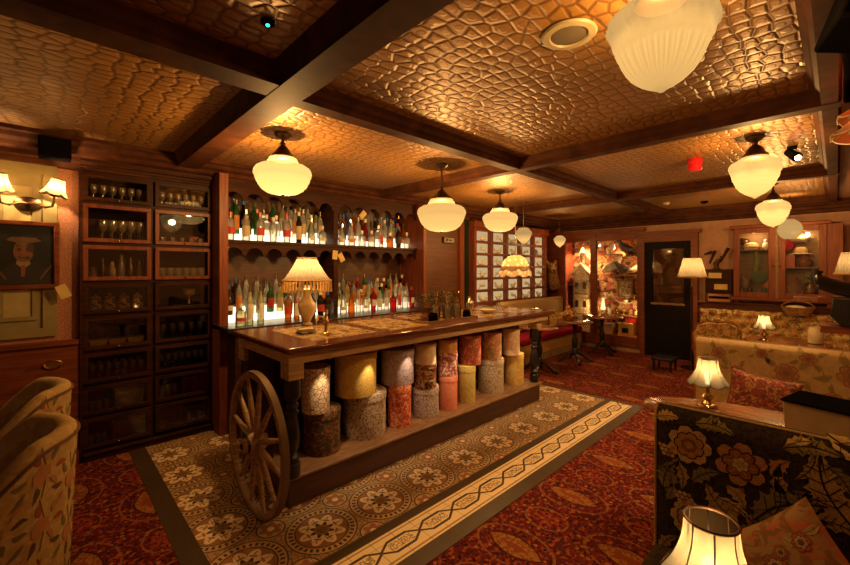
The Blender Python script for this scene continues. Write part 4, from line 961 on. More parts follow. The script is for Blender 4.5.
# sofa generator; faces -X; local origin floor under the back's front face, y to the left
def sofa(name, lab, loc, L, H, seat_d, seat_h, thick, mats, motif=None, seams=(), tuft=False, armless=True):
    """spans local y from 0 down to -L"""
    t = thing(name, lab, 'sofa', loc)
    def fr(u, v, o=0):      # u metres from left end, v height; slightly padded front with a soft top roll
        b = .02 * (max(0, 1 - ((u - .0) / .05)) ** 2)
        top = max(0, (v - (H - .05)) / .05)
        return (-o * (1) + .0 + b + .035 * top ** 2, -u, v)
    mb = MB()
    nU, nV = (int(L / .02), 44) if tuft else (int(L / .05), 30)
    v0 = seat_h - .12
    def surf(a, b):
        u, v = a * L, v0 + (H - v0) * b; p = list(fr(u, v))
        if tuft:
            D = 0
            for sy, ph in ((.17, 0), (.17, .5)):
                uu = (u / .17 + ph) % 1 - .5; vv = ((v - v0) / .26 + ph) % 1 - .5
                D = max(D, math.exp(-((uu * .17) ** 2 + (vv * .26) ** 2) / .0028))
            dg = min(abs(((u / .17 + (v - v0) / .26) % 1) - .5 + .0), abs(((u / .17 - (v - v0) / .26) % 1) - .5))
            p[0] += .07 * D - .02 * min(1, (0.5 - dg) * 0 + dg * 3)
        for sm in seams: p[0] += .014 * math.exp(-((u - sm) / .012) ** 2)
        return tuple(p)
    mb.grid(surf, nU, nV)
    mb.add([surf(0, 1), surf(1, 1), (thick, -L, H - .02), (thick, 0, H - .02)], [(0, 3, 2, 1)])
    mb.box(.06, thick, -L, -.0, .04, H - .025); mb.box(.0, .07, -L, 0, .04, v0)
    if motif: motif(mb, lambda u, v, o: (fr(u, v, o)[0] - .0005, -u, v))
    mb.build('backrest', mats, t, angle=50)
    mb = MB(); mb.box(-seat_d, -.002, -L, 0, seat_h - .14, seat_h); mb.build('seat', mats[0], t, bevel=.035)
    mb = MB(); mb.box(-seat_d + .03, -.002, -L + .01, -.01, .06, seat_h - .14); mb.box(-seat_d + .06, thick, -L, -.0, 0, .06); mb.build('base', W_DARK, t, bevel=.004)
    mb = MB(); mb.tube([tuple(Vector(fr(0, v0 + (H - v0) * k / 14)) + Vector((0, .002, 0))) for k in range(15)] + [(fr(0, H)[0] + .02, -.02, H + .002)], .006, 6); mb.tube([(fr(0, H)[0], -L * k / 8, H) for k in range(9)], .006, 6); mb.build('piping', mats[1 if len(mats) > 1 else 0], t)
    return t
def pillow(name, lab, loc, rot, w, h, th, mats, motif=None):
    def base(u, v):   # u, v in -1..1
        e = (max(0, 1 - abs(u) ** 3) * max(0, 1 - abs(v) ** 3)) ** .55; s = 1 - .10 * (1 - u * u) * abs(v) ** 2 * .9; q = 1 - .10 * (1 - v * v) * abs(u) ** 2 * .9
        return u * w / 2 * q, v * h / 2 * s, th / 2 * e
    mb = MB()
    mb.grid(lambda a, b: (base(a * 2 - 1, b * 2 - 1)[0], -base(a * 2 - 1, b * 2 - 1)[2], base(a * 2 - 1, b * 2 - 1)[1]), 20, 20)
    mb.grid(lambda a, b: (base(a * 2 - 1, b * 2 - 1)[0], base(a * 2 - 1, b * 2 - 1)[2], base(a * 2 - 1, b * 2 - 1)[1]), 20, 20)
    if motif: motif(mb, lambda u, v, o: (base(u, v)[0], -base(u, v)[2] - o * 1.5, base(u, v)[1]))
    o = mb.build('cover', mats)
    o.name = name; o.location = loc; o.rotation_euler = rot
    return tag(o, lab, 'cushion')
# booth 1 (nearest): tapestry back
sofa('tapestry_bench', 'dark tapestry high-backed bench with big ochre leaves and flowers, nearest the camera', (1.95, .56, 0), 1.9, 1.045, .52, .46, .16, TAPM, lambda mb, fn: tapestry(mb, fn, 0, 1.6, .4, 1.05))
CREAMF = spots('cream_damask', [(.46, .30, .13), (.40, .25, .10)], 30, (.4, .6), rough=.9, bump=.4)
ROSE = [CREAMF] + [plain('rose_thread_%d' % i, c, .9, 0, .1) for i, c in enumerate(((.30, .13, .06), (.26, .18, .07), (.38, .17, .09), (.20, .10, .05)))]
def roses(mb, fn):
    FLO['line'] = None
    for cx, cy, r, a in ((.17, .93, .055, .3), (.30, .80, .05, 1.2), (.60, .84, .075, .7), (.72, .97, .05, 2.0), (.95, .88, .085, .2), (1.15, .74, .06, 1.0), (.45, .97, .04, 2), (.85, .70, .05, 1.6), (1.25, .95, .06, .4), (.08, .72, .04, .9)):
        put_flower(mb, fn, cx, cy, r, [3, 1, 4], 6, .001, a)
        mb.ribbon([(cx, cy), (cx + r * 1.4, cy - r * 1.2), (cx + r * 1.8, cy - r * 2.4)], .004, fn, 2, .0007)
        for k in range(4): put_leaf(mb, fn, cx + r * 1.9 * math.cos(a + k * 1.6), cy + r * 1.5 * math.sin(a + k * 1.6), r * 1.3, r * .35, a + k * 1.6, 2, 4, 0, .001)
sofa('cream_rose_bench', 'cream high-backed bench with faded rose sprays behind the bell-shaded lamp', (4.15, .87, 0), 2.2, 1.05, .56, .46, .18, ROSE, roses, seams=(.17, .48))
CUSHF = spots('cushion_ground', [(.30, .17, .06), (.20, .09, .03), (.38, .10, .04)], 14, (.5, .56), rough=.9, bump=.4)
CUSHM = [CUSHF, plain('cushion_rose', (.34, .075, .035), .9), plain('cushion_gold', (.42, .26, .08), .9), plain('cushion_brown', (.10, .04, .02), .9)]
def cushm(mb, fn):
    rr = random.Random(5)
    for _ in range(16):
        cx, cy = rr.uniform(-.7, .7), rr.uniform(-.7, .7)
        put_flower(mb, fn, cx, cy, rr.uniform(.10, .2), [1, 2, 3], 6, .001, rr.random()); put_leaf(mb, fn, cx + .18, cy + .12, .26, .06, rr.uniform(0, 6), 2, 3, 0, .001)
pillow('floral_cushion', 'rust and gold floral cushion slumped on the near tapestry bench', (1.73, .09, .60), (-.35, -.78, -PI / 2 - .1), .44, .44, .15, CUSHM, cushm)
REDC = spots('red_paisley', [(.24, .05, .03), (.36, .16, .06), (.12, .03, .02)], 22, (.5, .55), rough=.9, bump=.4)
pillow('red_cushion', 'red and gold paisley cushion against the cream rose bench', (3.98, .40, .655), (-.28, .12, -PI / 2 + .05), .44, .36, .15, [REDC, CUSHM[3]], lambda mb, fn: mb.ribbon([(.97 * math.cos(a / 16 * PI) ** 1 if 0 else x, y) for x, y in [(-.93, -.93), (0, -.95), (.93, -.93), (.95, 0), (.93, .93), (0, .95), (-.93, .93), (-.95, 0), (-.93, -.93)]], .02, fn, 1))
# booth 3: tufted long bench at the far wall
TUF = spots('tufted_floral', [(.44, .28, .09), (.15, .12, .035), (.55, .37, .14), (.36, .14, .05)], 9, (.48, .53), rough=.85, bump=.3)
sofa('tufted_bench', 'long deep-buttoned green and gold floral bench against the far cupboards', (8.06, 1.62, 0), 3.0, .985, .55, .46, .26, [TUF, CUSHM[3]], tuft=True)
# tables
def oval_table(name, lab, loc, rx, ry, mat, r=.035, h=.72):
    t = thing(name, lab, 'table', loc)
    mb = MB(); mb.lathe([(.96, h - r), (.99, h - r * .8), (1, h - r * .4), (.985, h), (0, h)], 56, sx=rx, sy=ry); mb.build('tabletop', mat, t, angle=50)
    mb = MB(); mb.lathe([(.05, .10), (.06, .16), (.03, .22), (.045, .36), (.055, .42), (.03, .5), (.035, .6), (.07, h - r - .004), (.09, h - r)], 20); mb.build('column', W_BLACK, t)
    for k in range(3 if rx < .4 and ry < .4 else 4):
        a = k * 2 * PI / (3 if rx < .4 and ry < .4 else 4) + .5; d = (math.cos(a), math.sin(a)); mb = MB()
        mb.tube([(d[0] * q, d[1] * q, z) for q, z in ((.02, .16), (.07, .15), (.14, .10), (.20, .045), (.27, .022))], [.03, .03, .024, .02, .024], 10); mb.build('leg', W_BLACK, t)
    return t
TW = wood('table_top_wood', (.13, .045, .018), (.26, .10, .04), .2, (8, 1, 8), 3)
oval_table('side_table', 'small round wooden table under the lamp nearest the camera, below the frame', (.98, .08, 0), .34, .34, TW)
oval_table('oval_table', 'long oval wooden table between the tapestry bench and the cream bench', (3.10, .10, 0), .36, .86, TW)
oval_table('round_table', 'dark round table before the far tufted bench', (6.85, .45, 0), .42, .42, TW)
small_lamp((1.155, .21, .72), 'lit bell-shaded lamp seen from above at the bottom edge', 2.2)
small_lamp((3.235, .605, .72), 'brass lamp with scalloped bell shade on the oval table', 2.6)
small_lamp((6.78, .66, .72), 'small lit lamp on the dark table before the tufted bench', 4)
# menu rack on oval table
t = thing('menu_box', 'open pale card box with dark menus on the oval table at the right edge', 'menu box', (3.0, .02, .7205), -.25)
mb = MB(); mb.prism([(-.06, 0), (.12, 0), (.16, .17), (-.10, .20)], -.34, .17, 'xz'); mb.build('card_sleeve', CARD, t, bevel=.004)
mb = MB(); mb.box(-.11, .165, -.345, .175, .205, .215, M=Matrix.Rotation(-.02, 4, 'Y')); mb.build('dark_menu', BLACK, t, bevel=.002)
mb = MB(); mb.box(-.115, -.085, -.33, .16, .01, .03); mb.build('paper_edge', CREAM, t)
# tub chairs
TUBC = spots('tub_cream', [(.40, .26, .10), (.33, .20, .07)], 20, (.4, .6), rough=.9, bump=.4)
TUBM = [TUBC, plain('crewel_red', (.25, .045, .02), .9), plain('crewel_olive', (.13, .09, .03), .9), plain('crewel_brown', (.08, .035, .015), .9), plain('crewel_rust', (.33, .13, .05), .9)]
def tub_chair():
    t = thing('tub_chair', '', 'armchair', (0, 0, 0), 0, 'floral tub chairs on the left'); A = math.radians(118); Rr = .335
    def topz(a): q = min(1, max(0, (abs(a) - .7) / (A - .7))); return .93 - .30 * q * q * (3 - 2 * q)
    def outer(a, v, o=0):
        z = .12 + (topz(a) - .12) * v; r = (Rr - .02 + .035 * v) + o; x = r * math.cos(a); y = r * math.sin(a) * .98
        if abs(a) > PI / 2: x = -(abs(a) - PI / 2) * Rr * 1.35; 
        return (x, y, z)
    mb = MB(); mb.grid(lambda u, v: outer((u * 2 - 1) * A, v), 48, 8, 0)
    # rolled top and inner face
    def rim(u, w):
        a = (u * 2 - 1) * A; z = topz(a); c = outer(a, 1); n = Vector((math.cos(a), math.sin(a), 0)) if abs(a) < PI / 2 else Vector((0, 1 if a > 0 else -1, 0)); ph = PI * w
        p = Vector(c) + n * (-.04 + .04 * math.cos(ph)); return (p.x, p.y, z + .035 * math.sin(ph))
    mb.grid(rim, 48, 8)
    def inner(u, v):
        a = (u * 2 - 1) * A; c = Vector(rim(u, 1)); n = Vector((math.cos(a), math.sin(a), 0)) if abs(a) < PI / 2 else Vector((0, 1 if a > 0 else -1, 0))
        p = c - n * (.02 * math.sin(PI * v)); return (p.x, p.y, c.z + (.42 - c.z) * v)
    mb.grid(inner, 48, 6)
    for s in (-1, 1):
        a = s * A; mb.add([outer(a, 0), outer(a, 1), rim(0 if s < 0 else 1, 1), (rim(0 if s < 0 else 1, 1)[0], rim(0 if s < 0 else 1, 1)[1], .12)], [(0, 1, 2, 3)])
    fn = lambda u, v, o: outer(u, v, o)
    def sp(cx, cy, k, s):
        mb.ribbon([(cx, cy - .12 * s), (cx + .06, cy), (cx - .02, cy + .14 * s)], .006, lambda u, v, o: fn(u, v, o), 3, .0012)
        mb.motif([(cx + .10 * s * math.cos(q * PI / 6) * (1 + .14 * (q % 2)), cy + .04 * s * math.sin(q * PI / 6) * (1 + .14 * (q % 2))) for q in range(12)], fn, 1 if k % 3 == 0 else 4, .002)
        for j in range(7):
            an = j * .9 + k; mb.motif([(p[0], p[1] * .45 + cy * .55) for p in leaf(cx + .26 * s * math.cos(an), cy + .2 * s * math.sin(an) , .17 * s, .035 * s, an)], fn, (2, 3, 4, 1, 2)[(j + k) % 5], .0016)
    k = 0
    for a in (-1.75, -1.3, -.85, -.4, .05, .5, .95, 1.4, 1.8):
        for v in ((.22, .5, .78) if k % 2 else (.35, .64, .9)): sp(a, v, k, 1); k += 1
    mb.build('shell', TUBM, t, angle=60)
    mb = MB(); mb.tube([outer((q / 24 * 2 - 1) * A, 1, .003) for q in range(25)], .008, 6); mb.build('piping', CUSHM[3], t)
    mb = MB(); mb.lathe([(.22, .34), (.255, .36), (.262, .42), (.255, .46), (.22, .475), (0, .48)], 36, (-.02, 0, 0)); mb.build('seat', TUBC, t)
    for x, y in ((-.2, -.2), (-.2, .2), (.2, -.2), (.2, .2)):
        mb = MB(); mb.lathe([(.014, 0), (.022, .12), (.022, .16)], 12, (x, y, 0)); mb.build('leg', W_BLACK, t)
    mb = MB(); mb.lathe([(.28, .12), (.30, .14), (.30, .34), (.2, .35)], 36, sx=.9, sy=.95, c=(-.01, 0, 0)); mb.build('seat_frame', TUBC, t)
    return t
TUB = Protos(tub_chair)
TUB((-.245, 2.42, 0), .02, 'cream crewel-embroidered tub armchair nearest the camera on the left')
TUB((-.235, 3.28, 0), .02, 'cream crewel tub armchair behind the nearest one, under the portrait')
oval_table('pedestal_table', 'dark pedestal table at the far left edge between the tub chairs', (-.95, 2.9, 0), .33, .33, W_BLACK)

# chair with carved rim in booth 3
t = thing('carved_chair', 'gold-patterned chair with a curved dark wood rim before the tufted bench', 'chair', (6.25, 1.0, 0), PI + .5)
mb = MB(); mb.box(-.24, .24, -.23, .23, .38, .46); mb.build('seat', TUF, t, bevel=.03)
bk = [(-.25, .50), (-.27, .78), (-.22, .90), (-.10, .945), (0, .93), (.10, .945), (.22, .90), (.27, .78), (.25, .50)]
mb = MB(); mb.prism(bk, -.03, .03, 'yz', M=Matrix.Translation((-.24, 0, 0))); mb.build('backrest', TUF, t, bevel=.02)
mb = MB(); mb.tube([(-.24, y, z) for y, z in bk], .016, 8); mb.build('rim', W_RED, t)
for x, y in ((-.21, -.2), (-.21, .2), (.2, -.2), (.2, .2)):
    mb = MB(); mb.lathe([(.014, 0), (.024, .36), (.024, .385)], 12, (x, y, 0)); mb.build('leg', W_RED, t)

# ------------------------------------------------------------------ far banquette and pedestal tables
bq = thing('corner_banquette', 'red velvet banquette with cream padded back and fringe in the far corner', 'banquette', (5.75, 4.24, 0))
mb = MB(); mb.box(.05, 2.35, -.56, -.12, .34, .46); mb.build('seat', REDV, bq, bevel=.03)
mb = MB(); mb.box(.05, 2.35, -.14, 0, .47, 1.06); mb.build('backrest', CREAMF, bq, bevel=.05)
mb = MB(); mb.box(.08, 2.32, -.52, 0, .0, .335); mb.build('base', CREAMF, bq)
mb = MB(); n = 70
for k in range(n): x = .08 + 2.24 * k / n; mb.tube([(x, -.545, .335), (x, -.55, .26), (x, -.55, .14)], [.006, .012, .014], 5)
mb.build('fringe', GOLDF, bq)
def ped(loc, r, lab, rz):
    t = thing('pedestal_table', lab, 'table', loc, rz, 'round pedestal tables by the banquette')
    mb = MB(); mb.lathe([(r * .96, .70), (r, .71), (r, .72), (r * .97, .73), (0, .73)], 40); mb.build('tabletop', TW, t, angle=50)
    mb = MB(); mb.lathe([(.05, .12), (.06, .2), (.035, .25), (.05, .33), (.055, .38), (.03, .46), (.03, .6), (.06, .68), (.12, .70)], 20); mb.build('column', W_BLACK, t)
    for k in range(4):
        a = k * PI / 2 + .4; d = (math.cos(a), math.sin(a)); mb = MB(); mb.tube([(d[0] * q, d[1] * q, z) for q, z in ((.02, .18), (.08, .17), (.16, .11), (.22, .05), (.30, .024))], [.03, .032, .024, .02, .026], 10); mb.build('leg', W_BLACK, t)
ped((5.66, 3.28, 0), .30, 'small round dark pedestal table nearest the bar end', 0); ped((6.77, 3.22, 0), .30, 'round dark pedestal table, middle one of three by the banquette', .3); ped((7.85, 3.18, 0), .37, 'largest round pedestal table, before the right display bay', .6)
small_lamp((5.80, 3.42, .73), 'tiny lit lamp on the pedestal table nearest the bar end', 3, .9)
t = thing('glass_candle_lamp', 'slim lit glass lamp on the largest pedestal table', 'table lamp', (7.75, 3.12, .73)); lamp_base(t, .12, BRASS); mb = MB(); mb.lathe([(.03, .13), (.05, .16), (.035, .22), (.022, .32), (.028, .36)], 20, cap=False); mb.build('glass_shade', shade_mat('frosted_lamp_glass', (1, .78, .38), .2, .7, .04), t); mb = MB(); mb.ell((0, 0, .19), (.012, .012, .025)); mb.build('bulb', BULB, t); light((0, 0, .24), 1.5, .01, parent=t)
t = thing('flower_bowl', 'low bowl of dried orange-cream flowers on the middle pedestal table', 'flowers', (6.70, 3.3, .73))
mb = MB(); mb.lathe([(.05, 0), (.10, .05), (.11, .08), (.10, .08), (.0, .03)], 20, cap=False); mb.build('bowl', BRASS, t)
mb = MB(); rr = random.Random(2)
for _ in range(60): a, r = rr.uniform(0, 6.3), rr.uniform(0, .15); mb.ell((r * math.cos(a), r * math.sin(a), .10 + (.15 - r) * rr.uniform(.2, 1.2)), (.022, .022, .018), 6, rr.randint(0, 1))
mb.build('blooms', [plain('dried_bloom', (.6, .36, .14), .9), plain('dried_rust', (.45, .16, .05), .9)], t)['kind'] = 'stuff'
# bolster cushion on banquette
pillow('bolster_cushion', 'plump pale gold cushion at the right end of the banquette', (7.6, 4.0, .60), (-.25, 0, -.2), .46, .32, .18, [TUF, CUSHM[3]])

# animal head in the far corner
t = thing('animal_head', 'tan mounted animal head with pricked ears in the far corner', 'mounted head', (8.06, 4.36, 1.62), -PI / 4)
FUR = spots('tawny_fur', [(.36, .18, .06), (.52, .32, .14), (.16, .07, .03)], 30, (.5, .56), rough=.95, bump=.6)
mb = MB(); mb.tube([(.1, .24, -.32), (.04, .1, -.22), (0, 0, -.04), (-.01, -.04, .06)], [.17, .15, .12, .10], 16); mb.ell((-.02, -.10, .06), (.11, .13, .11)); mb.tube([(-.03, -.16, .04), (-.05, -.27, .0), (-.055, -.31, -.01)], [.075, .055, .035], 14)
for s in (-1, 1): mb.tube([(s * .07 - .02, -.05, .13), (s * .09 - .02, -.04, .19), (s * .10 - .02, -.04, .24)], [.04, .03, .008], 8)
mb.build('head', FUR, t, remesh=.014)
mb = MB(); mb.ell((-.055, -.335, .0), (.02, .015, .015)); mb.build('nose', BLACK, t)
for s in (-1, 1): mb = MB(); mb.ell((-.035 + s * .055, -.205, .095), (.014, .014, .014)); mb.build('eye', BLACK, t)
mb = MB(); mb.box(-.16, .16, .20, .24, -.45, .05); mb.build('mount', W_RED, t, bevel=.02)

# ------------------------------------------------------------------ display window in the far wall
dc = thing('display_window', 'tall two-bay lit display window filled with curios', 'display case', (0, 0, 0))
CLUT = Mat('collage_backing', .8, 0, .2)
d_, c1, c2 = CLUT.vor(11, (1, 1, 1.2), col=True, rnd=.9)
cc = CLUT.mix((c1 > .4), (.34, .07, .035), (.46, .26, .10)); cc = CLUT.mix((c2 > .75), cc, (.56, .42, .22)); cc = CLUT.mix((c1 > .85), cc, (.07, .03, .02)); cc = CLUT.mix(CLUT.noise(40).smooth(.5, .6), cc, (.30, .09, .04))
CLUT.color(cc); CLUT = CLUT.m
mb = MB(); mb.box(8.79, 8.815, 2.66, 4.26, .25, 2.28); mb.build('back', CLUT, dc, smooth=False)
mb = MB(); mb.box(8.4, 8.8, 2.66, 4.26, .25, .29); mb.box(8.4, 8.8, 2.665, 2.69, .29, 2.28); mb.box(8.4, 8.8, 4.23, 4.255, .29, 2.28); mb.box(8.4, 8.8, 2.66, 4.26, 2.26, 2.28); mb.build('lining', plain('red_lining', (.33, .07, .035), .7), dc, smooth=False)
mb = MB()
for y0, y1 in ((2.58, 2.70), (3.50, 3.62), (4.20, 4.34)): mb.box(8.32, 8.405, y0, y1, .1, 2.42)
mb.box(8.33, 8.405, 2.58, 4.34, .10, .30); mb.box(8.33, 8.405, 2.58, 4.34, 2.24, 2.42); mb.box(8.30, 8.405, 2.56, 4.36, 2.40, 2.46); mb.build('frame', W_RED, dc, bevel=.006)
for y0, y1 in ((2.70, 3.50), (3.62, 4.20)): mb = MB(); mb.box(8.375, 8.38, y0, y1, .30, 2.24); mb.build('pane', GLASS, dc, smooth=False)
for y in (3.1, 3.9): spot((8.6, y, 2.24), (8.62, y, .3), 110, 120, .04, (1, .62, .26)); yy_ = 2.76 if y < 3.5 else 3.68; light((8.43, yy_, .85), 5, .06); light((8.43, yy_, 1.75), 5, .06)
for y, s in ((3.1, 'right'), (3.9, 'left')):
    t = thing('case_downlight', 'small round downlight at the top of the %s display bay' % s, 'spotlight', (8.6, y, 2.26)); mb = MB(); mb.lathe([(.035, 0), (.035, -.015)], 16); mb.build('housing', BRASS, t)
def disc(m): return m
# model tower house (left bay)
t = thing('model_house', 'tall narrow model tower with white gabled roof in the left display bay', 'model house', (8.62, 3.92, .29)); mb = MB()
ST = spots('model_stone', [(.46, .32, .17), (.30, .19, .09), (.55, .42, .25)], 16, (.48, .54))
mb.box(-.09, .09, -.17, .17, 0, 1.25); mb.box(-.10, .10, -.18, .18, .38, .40); mb.box(-.10, .10, -.18, .18, .78, .80); mb.build('tower', ST, t, bevel=.004)
mb = MB(); mb.prism([(-.20, 1.25), (.20, 1.25), (0, 1.46)], -.09, .09, 'yz'); mb.build('gable', ST, t, smooth=False)
mb = MB()
for s in (-1, 1): mb.prism([(s * .24, 1.22), (s * .24, 1.26), (0, 1.50), (0, 1.455)], -.12, .12, 'yz')
mb.build('roof', WHITE, t, smooth=False)
mb = MB(); mb.lathe([(.05, 1.46), (.05, 1.7), (.07, 1.72), (.0, 1.85)], 12); mb.build('spire', ST, t)
for j, z in enumerate((.15, .52, .92)):
    for y in (-.09, .09): mb = MB(); mb.box(-.097, -.09, y - .035, y + .035, z, z + .14); mb.build('window', BRONZE, t, smooth=False)
def bird(lab, loc, rz, mat, s=1, tail=1):
    t = thing('mounted_bird', lab, 'mounted bird', loc, rz, 'mounted birds in the display', (s, s, s)); mb = MB()
    mb.tube([(-.26 * tail, 0, .02), (-.14, 0, .07), (-.05, 0, .11), (.03, 0, .15), (.09, 0, .21), (.12, 0, .25)], [.012, .04, .075, .078, .05, .038], 14); mb.ell((.135, 0, .265), (.045, .036, .036))
    for q in (-1, 1): mb.tube([(.05, q * .06, .17), (-.05, q * .085, .13), (-.18, q * .05, .06)], [.03, .04, .01], 10)
    mb.build('body', mat, t, remesh=.012)
    mb = MB(); mb.tube([(.165, 0, .265), (.215, 0, .255)], [.014, .003], 8); mb.build('beak', BRONZE, t)
    for q in (-1, 1): mb = MB(); mb.tube([(.0, q * .025, .07), (.0, q * .025, 0)], .006, 6); mb.tube([(-.02, q * .025, .003), (.04, q * .025, .003)], .006, 6); mb.build('leg', BRONZE, t)
WF = plain('white_feather', (.62, .52, .36), .9); BF = plain('black_feather', (.015, .012, .012), .7); GF = plain('grey_brown_feather', (.16, .11, .07), .9)
def ledge(y, z, w, lab):
    mb = MB(); mb.box(8.52, 8.79, y - w / 2, y + w / 2, z - .02, z); tag(mb.build('display_shelf', W_MID, smooth=False), lab, 'shelf')
for y, z, w, lab in ((3.28, 1.99, .3, 'small high shelf under the white bird upper left of the right bay'), (2.98, 1.93, .34, 'small shelf under the black bird high in the right bay'), (3.22, 1.55, .4, 'shelf under the large pale bird in the right bay'), (2.86, 1.55, .28, 'shelf under the white bird right of the right bay')):
    ledge(y, z - .02, w, lab)
bird('round pale bird high at the left of the right display bay', (8.62, 3.30, 1.97), PI + .8, WF, .8); bird('black bird perched high in the right display bay', (8.62, 3.0, 1.91), PI - .9, BF, 1.15)
bird('large pale grey bird in the middle of the right display bay', (8.60, 3.26, 1.53), PI + 1.2, WF, 1.35, .5); bird('small black bird between the pale birds in the right display bay', (8.56, 3.06, 1.53), PI - .7, BF, .95); bird('white bird at the right side of the right display bay', (8.62, 2.84, 1.53), -PI / 2, WF, .85)
def frame_pic(lab, loc, w, h, m1, m2, rz=-PI / 2):
    t = thing('framed_picture', lab, 'picture', loc, rz); mb = MB(); b = .03
    for a_, b_, c_, d_ in ((-w / 2, w / 2, 0, b), (-w / 2, w / 2, h - b, h), (-w / 2, -w / 2 + b, b, h - b), (w / 2 - b, w / 2, b, h - b)): mb.box(a_, b_, -.02, 0, c_, d_)
    mb.build('frame', m1, t, bevel=.003); mb = MB(); mb.box(-w / 2 + b, w / 2 - b, -.008, -.001, b, h - b); mb.build('print', m2, t, smooth=False)
PR1 = spots('engraving', [(.55, .46, .30), (.12, .08, .05), (.4, .3, .18)], 26, (.5, .55))
frame_pic('framed engraving below the birds in the right display bay', (8.74, 3.06, 1.06), .30, .36, W_MID, PR1)
t = thing('antler_mount', 'pale curved horns mounted under the framed engraving', 'horns', (8.74, 3.06, .98))
mb = MB(); mb.tube([(-.04, .20, .10), (-.06, .19, .02), (-.04, .10, -.04), (0, 0, -.03), (-.04, -.10, -.04), (-.06, -.19, .02), (-.04, -.20, .10)], [.004, .012, .016, .02, .016, .012, .004], 10); mb.build('horns', CREAM, t); mb = MB(); mb.lathe([(.0, -.06), (.03, -.05), (.04, 0), (.02, .02)], 16); mb.build('skull', WHITE, t)
def small_box(nm, lab, loc, sx_, sy_, sz_, m, m2=None):
    t = thing(nm, lab, 'box', loc); mb = MB(); mb.box(-sx_, sx_, -sy_, sy_, 0, sz_ * .8); mb.build('body', m, t, bevel=.004); mb = MB(); mb.box(-sx_ - .003, sx_ + .003, -sy_ - .003, sy_ + .003, sz_ * .8 + .001, sz_); mb.build('lid', m2 or m, t, bevel=.004); return t
YEL = plain('yellow_paint', (.55, .33, .07), .6)
small_box('yellow_box', 'yellow wooden box with dark square front in the right bay bottom', (8.62, 2.98, .29), .12, .14, .26, YEL)
mb = MB(); mb.box(8.495, 8.5, 2.92, 3.04, .35, .45); tag(mb.build('dark_card', BLACK, smooth=False), 'dark square card fixed on the yellow box front', 'card')
small_box('red_box', 'bright red box standing on the yellow box', (8.62, 2.90, .551), .08, .10, .14, plain('bright_red', (.5, .02, .02), .5))
small_box('tan_box', 'tan box at the left of the right bay bottom', (8.62, 3.33, .29), .10, .10, .22, CARD)
rr = random.Random(9)
tm = [(CREAM, 'cream'), (BRASS, 'brass'), (REDP, 'red'), (W_MID, 'brown'), (WHITE, 'white'), (BRONZE, 'dark bronze'), (YEL, 'yellow'), (CARD, 'tan')]
def trinket(lab, loc, m, k, s):
    mb = MB(); P_ = ([(.03, 0), (.05, .02), (.055, .07), (.02, .11), (.025, .14)], [(.04, 0), (.045, .005), (.045, .12), (.03, .13), (0, .135)], [(.03, 0), (.01, .02), (.01, .06), (.04, .1), (.045, .13), (0, .12)])[k]
    mb.lathe([(r * s, z * s) for r, z in P_], 16); tag(mb.build('trinket_%s' % ('vase', 'pot', 'cup')[k], m, None, loc), lab, ('vase', 'pot', 'cup')[k], 'curios in the display window')
for j, (z, ys, nm) in enumerate(((.70, (2.80, 2.93, 3.06, 3.20, 3.34, 3.44), 'lower shelf of the right display bay'), (.511, (3.38, 3.30), 'top of the tan box in the right display bay'), (1.02, (3.42, 3.31), 'middle ledge at the left of the right bay'), (1.02, (2.76, 2.84), 'middle ledge at the right of the right bay'), (.64, (3.68, 3.76), 'low ledge of the left display bay'), (1.0, (3.68, 3.76), 'middle ledge of the left display bay'), (1.4, (3.68, 3.76), 'upper ledge of the left display bay'), (.64, (4.12, 4.19), 'low left-hand ledge of the left bay'), (1.3, (4.12, 4.19), 'upper left-hand ledge of the left bay'))):
    if z != .511: ledge(sum(ys) / len(ys), z, max(ys) - min(ys) + .1, 'thin wooden ledge, ' + nm)
    for i, y in enumerate(ys):
        m, c = tm[(i * 3 + j * 2) % 8]; k = (i + j) % 3; trinket('%s %s, %s from right, %s' % (c, ('vase', 'pot', 'cup')[k], ORD[i], nm), (8.64, y, z), m, k, .8 + .3 * rr.random())

# ------------------------------------------------------------------ far door
DB = plain('black_green_door', (.010, .006, .003), .5, 0, .08)
mb = MB()
mb.box(8.34, 8.40, 1.80, 1.92, 0, 2.16); mb.box(8.34, 8.40, 2.44, 2.56, 0, 2.16); mb.box(8.34, 8.40, 1.92, 2.44, 2.03, 2.16); mb.box(8.34, 8.40, 1.92, 2.44, 0, 1.02)
mb.box(8.33, 8.345, 1.98, 2.38, .15, .90)
dr = struct(mb, 'door_1', DB, bevel=.004)
mb = MB(); mb.box(8.37, 8.375, 1.92, 2.44, 1.02, 2.03); mb.build('pane', GLASS, dr, smooth=False)
mb = MB(); mb.box(8.325, 8.345, 1.90, 2.46, .98, 1.02); mb.build('kick_rail', BRASS, dr)
mb = MB(); mb.box(8.28, 8.41, 2.56, 2.64, 0, 2.30); mb.box(8.28, 8.41, 1.70, 1.80, 0, 2.30); mb.box(8.28, 8.41, 1.70, 2.64, 2.16, 2.30); mb.box(8.26, 8.41, 1.66, 2.68, 2.30, 2.36)
struct(mb, 'trim_%d' % TRIMK, W_RED, smooth=False)
# what shows through the door pane: a mottled brown panel close behind it
mb = MB(); mb.box(8.396, 8.399, 1.92, 2.44, 1.02, 2.03); struct(mb, 'wall_lobby', spots('lobby_wall', [(.20, .085, .04), (.10, .04, .02)], 3), smooth=False)

